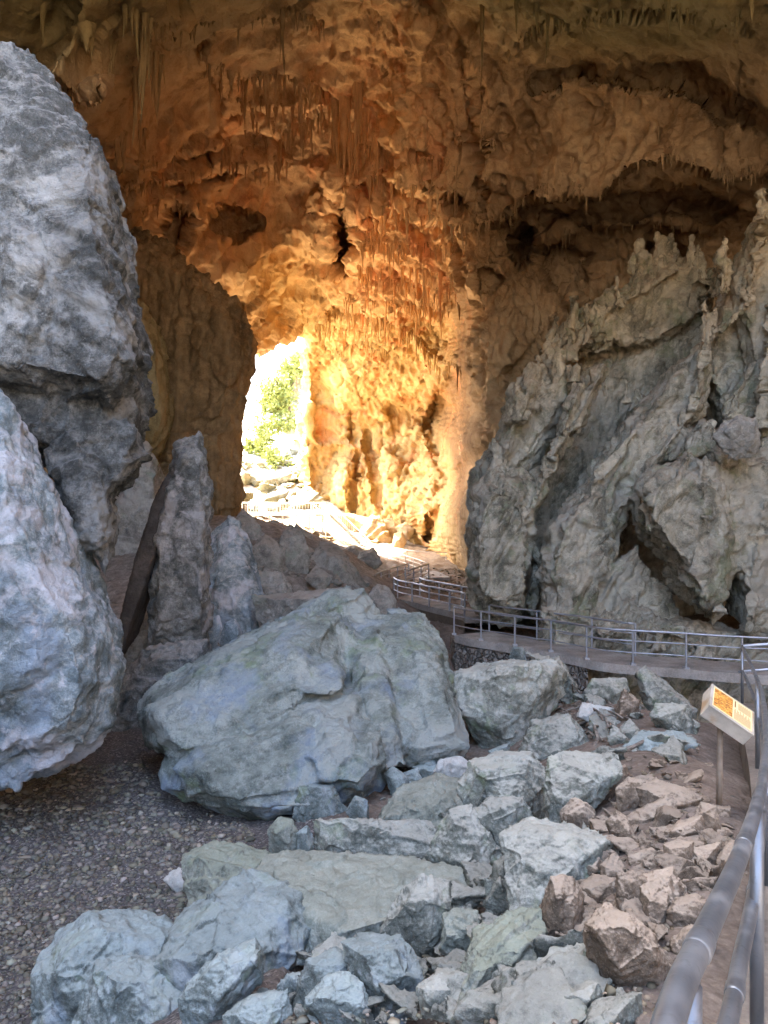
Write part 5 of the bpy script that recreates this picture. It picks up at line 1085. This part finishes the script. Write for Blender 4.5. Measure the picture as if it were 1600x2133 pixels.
def railing(label, path, h=1.06, post_r=.034, rail_r=.034, mids=(.36, .70), spacing=2.1, mat=None, plates=True, group=None, mid_r=.021):
    mat = mat or M['steel']; root = empty('railing', path[len(path) // 2]); tag(root, label, 'railing', group)
    MB().tube([p + Vector((0, 0, h)) for p in path], rail_r, 10).build('handrail', mat, root, True)
    for m_ in mids: MB().tube([p + Vector((0, 0, h * m_)) for p in path], mid_r, 8).build('rail', mat, root, True)
    for p in resample(path, spacing):
        b = MB().tube([p + Vector((0, 0, -.02)), p + Vector((0, 0, h))], post_r, 10)
        if plates: b.box(p + Vector((0, 0, .03)), .16, .16, .06)
        b.build('post', mat, root, False)
    return root
def deck(name, label, cat, left, right, th, mat, extra=None, kind=None):
    mb = MB(); n = len(left); v = []
    for a, b in zip(left, right): v += [a, b, b - Vector((0, 0, th)), a - Vector((0, 0, th))]
    f = []
    for i in range(n - 1):
        for k in range(4): f.append((4 * i + k, 4 * i + (k + 1) % 4, 4 * i + 4 + (k + 1) % 4, 4 * i + 4 + k))
    f += [(3, 2, 1, 0), tuple(4 * (n - 1) + k for k in range(4))]
    o = mb.add(v, f).build(name, mat, None, False); return tag(o, label, cat, kind=kind)
# section one: the curve in front of the flowstone wall
o1 = [base_pt(x, y, 4.8) for x, y in [(946,1322),(980,1330),(1018,1336),(1057,1342),(1099,1350),(1145,1357),(1195,1367),(1254,1379),(1331,1386),(1408,1391),(1486,1398),(1600,1405),(1720,1408)]]
o1 = smooth_path(o1, 4); i1 = side_offset(o1, -1.7)
deck('walkway', 'curved concrete walkway in front of the flowstone wall', 'walkway', [p - Vector((0, .12, 0)) for p in o1], i1, .28, M['deck'], kind='structure')
railing('long grey metal railing along the outer edge of the curved walkway', o1, 1.08, spacing=1.55)
i1r = [p + Vector((0, -.15, 0)) for p in i1]
railing('grey metal railing on the rock side of the curved walkway', i1r[:int(len(i1r) * .66)], 1.08, spacing=2.4, plates=False)
ol_ = [p for p in o1 if pix(np.array(p))[0] < 1235]
wv = []; wf = []
for i, p in enumerate(ol_):
    g = gz1(p.x, p.y - .5) - .6; zt = p.z - .285
    for k in range(7): wv.append((p.x + .05 * math.sin(i * 1.7 + k * 2.3), p.y - .02 - .25 * (k / 6) + .06 * math.cos(i * 2.1 + k), zt + (g - zt) * k / 6))
    for k in range(7): wv.append((p.x, p.y + 1.5, zt + (g - zt) * k / 6))
for i in range(len(ol_) - 1):
    a, b = 14 * i, 14 * (i + 1)
    for k in range(6): wf.append((a + k, a + k + 1, b + k + 1, b + k)); wf.append((a + 7 + k, b + 7 + k, b + 8 + k, a + 8 + k))
    wf.append((a, b, b + 7, a + 7))
for a in (0, 14 * (len(ol_) - 1)):
    for k in range(6): wf.append((a + k, a + 7 + k, a + 8 + k, a + k + 1))
tag(mesh_obj('retaining_wall', wv, wf, M['masonry'], smooth=False), 'rubble-stone retaining wall holding up the curved walkway', 'retaining wall', kind='thing')
# section two: the lower bend seen beyond the flowstone wall
o2 = smooth_path([base_pt(x, y, 4.8) for x, y in [(946,1322),(968,1284),(942,1274),(895,1263),(860,1254),(832,1247),(821,1240)]], 4)
o2 = o2[4:]
i2 = side_offset(o2, 1.5)
deck('walkway', 'concrete walkway bend beyond the flowstone wall', 'walkway', o2, i2, .3, M['deck'], kind='structure')
railing('metal railing on the near edge of the far walkway bend', o2, 1.0, spacing=2.0, plates=False, rail_r=.05, mid_r=.03, post_r=.045)
railing('metal railing on the creek side of the far walkway bend', i2[2:], 1.0, spacing=2.4, plates=False, rail_r=.05, mid_r=.03, post_r=.045)
deck('retaining_wall', 'dark concrete wall under the far walkway bend', 'retaining wall', [p - Vector((0, -.1, .305)) for p in o2], [p + Vector((0, 1.2, -.305)) for p in o2], 1.5, M['deckdark'], kind='thing')
# section three: the ramp going back towards the stairs
o3 = [base_pt(x, y, 4.8) for x, y in [(821,1240),(845,1222),(893,1203)]]; i3 = side_offset(o3, -1.5)
deck('walkway', 'short straight walkway ramp behind the far bend', 'walkway', o3, i3, .25, M['deck'], kind='structure')
railing('metal railing on the right edge of the short walkway ramp', o3[1:] , 1.0, spacing=2.2, plates=False, rail_r=.055, mid_r=.035, post_r=.05)
railing('metal railing on the left edge of the short walkway ramp', i3, 1.0, spacing=2.2, plates=False, rail_r=.055, mid_r=.035, post_r=.05)
o4 = [base_pt(893,1203,4.8), base_pt(872,1192,4.75), base_pt(835,1178,4.7), base_pt(800,1168,4.6), base_pt(752,1152,4.5)]; i4 = side_offset(o4, 1.6)
deck('walkway', 'farthest stretch of walkway leading to the metal stairs', 'walkway', o4, i4, .25, M['deck'], kind='structure')
railing('metal railing on the near edge of the farthest walkway', o4, 1.0, spacing=3.0, plates=False, mat=M['palesteel'], rail_r=.035)
railing('metal railing on the wall side of the farthest walkway', [base_pt(790,1160,4.6), base_pt(870,1170,4.75), base_pt(962,1174,4.9)], 1.0, spacing=4.5, plates=False, mat=M['palesteel'], mids=(), rail_r=.04)
deck('retaining_wall', 'brown kerb wall above the creek bed in front of the golden wall floor', 'retaining wall', [base_pt(893,1188,5.2), base_pt(985,1190,5.2)], [base_pt(893,1184,5.2), base_pt(985,1186,5.2)], 1.4, M['deckdark'], kind='thing')
# metal platform and stairs at the cave mouth
PLz = CZ - .2; pd = 84.0
pa = Vector(((505 - 800) / F * pd, pd, PLz)); pb = Vector(((672 - 800) / F * pd, pd, PLz))
plat = empty('platform', (pa + pb) / 2); tag(plat, 'sunlit metal viewing platform on posts at the cave mouth', 'platform')
c = (pa + pb) / 2; MB().box(c + Vector((0, 1.6, -.12)), (pb - pa).length, 3.4, .24).build('deck', M['palesteel'], plat)
for k in range(7):
    q = pa.lerp(pb, k / 6); MB().tube([q + Vector((0, .2, -.2)), Vector((q.x, q.y + .2, gz1(q.x, q.y + .2) - .3))], .09, 8).build('leg', M['palesteel'], plat)
def bal_rail(label, a, b, h=1.25, sp=.32, rail=.055, bar=.022):
    root = empty('railing', a.lerp(b, .5)); tag(root, label, 'railing'); n = max(2, int((b - a).length / sp))
    for hh in (h, .12): MB().tube([a + Vector((0, 0, hh)), b + Vector((0, 0, hh))], rail, 8).build('handrail' if hh == h else 'rail', M['palesteel'], root)
    bars = MB()
    for k in range(n + 1):
        q = a.lerp(b, k / n)
        if k % 6 == 0: MB().tube([q, q + Vector((0, 0, h))], rail, 8).build('post', M['palesteel'], root)
        else: bars.tube([q + Vector((0, 0, .12)), q + Vector((0, 0, h))], bar, 5)
    bars.build('baluster_row', M['palesteel'], root); return root
bal_rail('barred metal railing along the front of the viewing platform', pa, pb)
bal_rail('barred metal railing along the back of the viewing platform', pa + Vector((0, 3.2, 0)), pb + Vector((0, 3.2, 0)))
s0 = Vector(((650 - 800) / F * 83.5, 83.5, PLz)); s1_ = Vector(((735 - 800) / F * 80.5, 80.5, CZ - 4.45))
s2 = Vector(((672 - 800) / F * 84.5, 84.5, PLz)) + Vector((.5, 0, 0)); ddir = s1_ - s0
st = empty('stairs', s0); tag(st, 'straight metal stairs descending from the viewing platform to the walkway', 'stairs')
wv_ = Vector((1.9, 1.4, 0))
for off in (Vector((0, 0, 0)), wv_):
    a, b = s0 + off, s1_ + off
    MB().add([a, b, b - Vector((0, 0, .34)), a - Vector((0, 0, .34)), a + Vector((.08, .08, 0)), b + Vector((.08, .08, 0)), b + Vector((.08, .08, -.34)), a + Vector((.08, .08, -.34))],
             [(0, 1, 2, 3), (7, 6, 5, 4), (0, 4, 5, 1), (3, 2, 6, 7), (0, 3, 7, 4), (1, 5, 6, 2)]).build('stringer', M['palesteel'], st)
for k in range(24):
    p = s0 + ddir * ((k + .5) / 24) + wv_ / 2
    MB().box(p, .30, (wv_.length - .1), .05, Matrix.Rotation(math.atan2(wv_.y, wv_.x) - R(90), 3, 'Z')).build('step', M['palesteel'], st)
for k in (.35, .7):
    q = s0 + ddir * k; MB().tube([q + Vector((0, 0, -.2)), Vector((q.x, q.y, gz1(q.x, q.y) - .4))], .08, 8).build('leg', M['palesteel'], st)
bal_rail('barred metal handrail on the near side of the stairs', s0, s1_, 1.2, .35)
bal_rail('barred metal handrail on the wall side of the stairs', s0 + wv_, s1_ + wv_, 1.2, .35)
# near ramp and its thick handrail
hr = [Vector(P(*q)) for q in [(1180,3000,.7),(1392,2133,1.15),(1466,1950,1.5),(1538,1790,2.15),(1578,1672,3.0),(1592,1600,3.9),(1596,1510,5.4),(1578,1418,8.6),(1546,1346,13.2)]]
hr = smooth_path(hr, 8)
corner = hr[-1]
nr = empty('railing', Vector((corner.x, corner.y, corner.z - 1))); tag(nr, 'thick weathered steel handrail with lower rail sloping down beside the path', 'railing')
MB().tube(hr, .0245, 20).build('handrail', M['pipe'], nr, True)
for k in (15, 26):
    a, b = hr[k], hr[k + 1]; t = (b - a).normalized(); MB().tube([a - t * .05, a - t * .035, a + t * .035, a + t * .05], [.0245, .0272, .0272, .0245], 20).build('joint', M['pipe'], nr, True)
lr = smooth_path([Vector(P(*q)) for q in [(1450,2330,1.75),(1516,2133,2.05),(1542,2000,2.45),(1570,1857,3.1),(1586,1712,4.3),(1594,1600,6.0),(1580,1480,9.2),(1547,1398,13.2)]], 6)
MB().tube(lr, .026, 16).build('rail', M['pipe'], nr, True)
for k in (9, 18):
    a, b = lr[k], lr[k + 1]; t = (b - a).normalized(); MB().tube([a - t * .04, a - t * .03, a + t * .03, a + t * .04], [.026, .029, .029, .026], 16).build('joint', M['pipe'], nr, True)
def at_y(path, y):
    for a, b in zip(path[:-1], path[1:]):
        if a.y <= y <= b.y: return a.lerp(b, (y - a.y) / (b.y - a.y + 1e-9))
    return path[-1]
floor_l = [Vector((p.x, p.y, p.z - 1.02)) for p in hr[8:]]
for y in (1.3, 2.95, 5.0, 8.6, 13.2):
    p = at_y(hr, y); MB().tube([p - Vector((0, 0, .02)), p - Vector((0, 0, 1.05))], .027, 14).build('post', M['pipe'], nr, True)
ex = Vector((1.0, .12, .05)).normalized()
rr2 = empty('railing', corner); tag(rr2, 'short steel railing turning right from the corner post at the foot of the ramp', 'railing')
MB().tube([corner, corner + ex * 3.0], .031, 14).build('handrail', M['steel'], rr2, True)
MB().tube([corner - Vector((0, 0, .45)), corner + ex * 3.0 - Vector((0, 0, .45))], .024, 12).build('rail', M['steel'], rr2, True)
MB().tube([corner + ex * 1.6, corner + ex * 1.6 - Vector((0, 0, 1.05))], .027, 12).build('post', M['steel'], rr2, True)
fl_l = [Vector((-.1, -1.5, CZ - 1.66))] + [p + Vector((-.10, 0, 0)) for p in floor_l]; fl_r = [p + Vector((1.7, 0, 0)) for p in fl_l]
M['pathdeck'] = concrete('worn_path_concrete', (.19, .17, .145))
deck('path', None, None, fl_l, fl_r, .5, M['pathdeck'], kind='structure')
# information sign
def sign():
    root = empty('sign', P(1503, 1692, 7.1)); tag(root, 'tilted metal box sign on a post, with an orange picture and text panel on top', 'sign')
    # corners measured on the photograph, brought to 7 m distance
    A = Vector(P(1487, 1428, 7.15)); Bv = Vector(P(1572, 1533, 6.75))                # long edge of the reading face, far-left top to right
    Ld = Vector(P(1479, 1470, 6.95)); 
    u = (Vector(P(1569, 1531, 6.78)) - Vector(P(1478, 1469, 6.88))); ul = u.length; u = u.normalized()     # near long edge of the face
    o0 = Vector(P(1478, 1469, 6.88)); w0 = Vector(P(1487, 1429, 7.22)) - o0; w_ = (w0 - u * w0.dot(u)); wl = w_.length * 1.02; w_ = w_.normalized()
    n = u.cross(w_).normalized(); n = n if n.z > 0 else -n; dep = .145
    def q(a, b, c): return o0 + u * (a * ul) + w_ * (b * wl) + n * c
    def slab(a0, a1, b0, b1, c0, c1):
        return [q(a, b, c) for a in (a0, a1) for b in (b0, b1) for c in (c0, c1)], [(0, 1, 3, 2), (4, 6, 7, 5), (0, 4, 5, 1), (2, 3, 7, 6), (0, 2, 6, 4), (1, 5, 7, 3)]
    bm_ = NT('sign_box_metal', .55, .4, .3); nn_ = bm_.noise(5, 6, .6); rust = bm_.noise(2.2, 5, .6)
    cc = bm_.ramp(nn_, [(.35, (.36, .35, .31, 1)), (.65, (.55, .53, .47, 1))]); cc = bm_.mix(bm_.step(rust, .50, .66, 0, .75), cc, (.36, .22, .10, 1)); bm_.done(cc, bm_.bump(nn_, .1, .01))
    MB().add(*slab(0, 1, 0, 1, -dep, -.012)).build('box', bm_.m, root, bevel=.004)
    MB().add(*slab(-.012, 1.012, -.015, 1.015, -.0115, .006)).build('lid_frame', bm_.m, root, bevel=.003)
    pm = NT('sign_paper', .5, .4); pm.done((.80, .66, .36, 1)); MB().add(*slab(.05, .96, .06, .95, .007, .009)).build('panel', pm.m, root)
    pic = NT('sign_picture', .5, .4); f = pic.noise(14, 8, .75, stretch=(1, 2.4, 2.4), dist=1.2); pic.done(pic.ramp(f, [(.36, (.05, .03, .04, 1)), (.47, (.42, .16, .03, 1)), (.54, (.70, .36, .07, 1)), (.66, (.90, .66, .28, 1))]))
    MB().add(*slab(.07, .50, .10, .90, .0095, .011)).build('picture', pic.m, root)
    tx = NT('sign_text', .6, .3); tx.done((.22, .13, .05, 1)); t = MB()
    for k in range(17):
        a0 = .545 + k * .0225; t.add(*slab(a0, a0 + .008, .10, .50 + .08 * math.sin(k * 2.3), .0095, .0105))
        if k > 3: t.add(*slab(a0, a0 + .008, .60, .88 + .03 * math.sin(k * 3.1), .0095, .0105))
    t.add(*slab(.545, .575, .62, .90, .0095, .0105))
    t.build('text', tx.m, root)
    top = q(.42, .5, -dep); foot = Vector(P(1503, 1695, 7.1)); foot.x = top.x; foot.y = top.y; foot.z = gz1(top.x, top.y) - .1
    po = NT('sign_post_metal', .7, .3, .2); pn = po.noise(4, 5, .6); po.done(po.ramp(pn, [(.35, (.20, .16, .12, 1)), (.65, (.34, .30, .25, 1))]))
    MB().tube([foot, top + n * .02], .028, 14).build('post', po.m, root, True)
sign()
# driftwood
wd = NT('driftwood', .9, .2); wn = wd.noise(7, 6, .6, stretch=(1, 1, 4)); wd.done(wd.ramp(wn, [(.35, (.10, .085, .07, 1)), (.65, (.30, .27, .23, 1))]), wd.bump(wn, .4, .02))
rn = np.random.default_rng(12)
def branch(label, a, b, r, group='driftwood branches in the hollow'):
    da, db = ground_d(*a) - .15, ground_d(*b) - .15; p = Vector(P(*a, da)); q = Vector(P(*b, db)); p.z += .06; q.z += .10
    pts = [p.lerp(q, t) + Vector(rn.uniform(-.05, .05, 3)) * (p - q).length * .6 + Vector((0, 0, .10 * math.sin(t * 3.1))) for t in np.linspace(0, 1, 9)]
    o = MB().tube(pts, [r * (1 - .6 * t) for t in np.linspace(0, 1, 9)], 8).build('branch', wd.m, None, True); tag(o, label, 'branch', group)
for a, b, r in [((1200,1515),(1340,1495),.045),((1215,1470),(1270,1535),.035),((1235,1570),(1250,1520),.04),((1160,1500),(1240,1480),.03),((1180,1480),(1300,1510),.035),((1245,1500),(1290,1550),.03),((1170,1455),(1230,1470),.03),
                ((1260,1525),(1300,1555),.03),((1290,1480),(1350,1490),.03),((1190,1455),(1215,1500),.025),((1220,1520),(1290,1505),.03),((1270,1470),(1240,1520),.025),((1205,1540),(1260,1560),.03),((1150,1490),(1200,1500),.025),((1300,1575),(1385,1558),.03),((1255,1480),(1330,1520),.025)]:
    branch('grey driftwood branch tangled among the rocks below the bridge', a, b, r)

# ------------------------------------------------------------------ the sunlit valley outside
big_rock('cliff', 'pale sunlit grey cliff outside the cave mouth, behind the trees', 'cliff', [
    H([(588,735),(606,706),(640,690),(720,690),(760,960),(640,960),(604,910),(578,885),(600,800)], 150, 6, 14, .8)], .6, M['outside'], 501, 30, k=0, rnd=.4, big=.05, facet=.05, ridge=.06, strata=.1, lam=5, fine=.6, fl=3)
def leaf_mat(name, c):
    m = NT(name, .7, .3); n = m.noise(.8, 4, .6); col = m.ramp(n, [(.35, tuple(x * .55 for x in c) + (1,)), (.6, c + (1,)), (.75, tuple(min(1, x * 1.6) for x in c) + (1,))])
    m.b.inputs['Subsurface Weight'].default_value = 0; return m.done(col)
M['leaf'] = leaf_mat('sunlit_leaves', (.30, .33, .085)); M['bark'] = concrete('bark', (.16, .11, .07))
def foliage(name, c, rad, n, size, mat, parent, seed):
    rn = np.random.default_rng(seed); nc = max(5, n // 90); cen = rn.normal(size=(nc, 3)); cen /= np.linalg.norm(cen, axis=1, keepdims=True); cen *= rn.uniform(.25, .95, (nc, 1)) * rad
    k = rn.integers(nc, size=n); p = cen[k] + rn.normal(size=(n, 3)) * np.asarray(rad) * .20 + np.asarray(c)
    a = rn.normal(size=(n, 3)); a /= np.linalg.norm(a, axis=1, keepdims=True); b = np.cross(a, rn.normal(size=(n, 3))); b /= np.linalg.norm(b, axis=1, keepdims=True)
    s = size * rn.uniform(.6, 1.4, (n, 1)); v = np.stack([p - a * s, p + b * s * .45, p + a * s, p - b * s * .45], 1).reshape(-1, 3)
    o = mesh_obj(name, v, np.arange(4 * n, dtype=np.int32).reshape(-1, 4), mat, None, smooth=False)
    o.parent = parent; o.location = -Vector(parent.location); return o
def tree(label, base, top, crown, rad, seed, n=1500, size=.35):
    b = Vector(base); root = empty('tree', b); tag(root, label, 'tree', None); rn = np.random.default_rng(seed); t = Vector(top)
    mb = MB(); pts = [b.lerp(t, k / 6) + Vector(rn.uniform(-.15, .15, 3)) for k in range(7)]; mb.tube(pts, [.34 * (1 - .8 * k / 6) for k in range(7)], 8)
    mb.build('trunk', M['bark'], root, True)
    for k in range(6):
        s = b.lerp(t, rn.uniform(.45, .95)); e = s + Vector((rn.uniform(-1, 1) * rad[0] * .8, rn.uniform(-1, 1) * rad[1] * .8, rn.uniform(.2, .9) * rad[2] * .6))
        MB().tube([s, s.lerp(e, .5) + Vector((0, 0, .2)), e], [.11, .08, .03], 6).build('limb', M['bark'], root, True)
    foliage('crown', crown, np.array(rad), n, size, M['leaf'], root, seed)
def bush(label, px, py, d, rx, rz, seed, n=700):
    c = P(px, py, d); root = empty('bush', (c[0], c[1], c[2] - rz)); tag(root, label, 'bush'); 
    MB().tube([Vector((c[0], c[1], c[2] - rz - 1)), Vector(c)], [.15, .05], 6).build('stem', M['bark'], root, True)
    foliage('foliage', c, np.array([rx, rx, rz]), n, .32, M['leaf'], root, seed)
tree('slender green tree with a bare lower trunk in front of the pale cliff', P(582,884,128), P(576,800,128), P(574,825,128), (3.6,3.4,5.4), 1, 2600)
tree('small feathery tree leaning out at the top of the slope beside the slender tree', P(606,880,132), P(600,800,132), P(598,800,132), (2.0,2.0,5.0), 2, 1100)
bush('wide leafy bush at the foot of the slender tree', 585, 888, 126, 5.2, 2.0, 3, 1800)
bush('round green bush on the slope left of the slender tree', 548, 922, 122, 2.4, 2.9, 4, 1000)
bush('broad bush among the white boulders below the trees', 584, 958, 118, 3.4, 2.6, 5, 1300)
bush('small bush among the white boulders near the brown pillar', 517, 930, 122, 1.4, 1.3, 6, 350)
bush('low green bush between boulders just above the metal platform', 612, 1000, 112, 1.8, 1.8, 7, 500)
bush('clinging green shrub high on the pale cliff', 618, 765, 142, 1.8, 3.4, 8, 700)
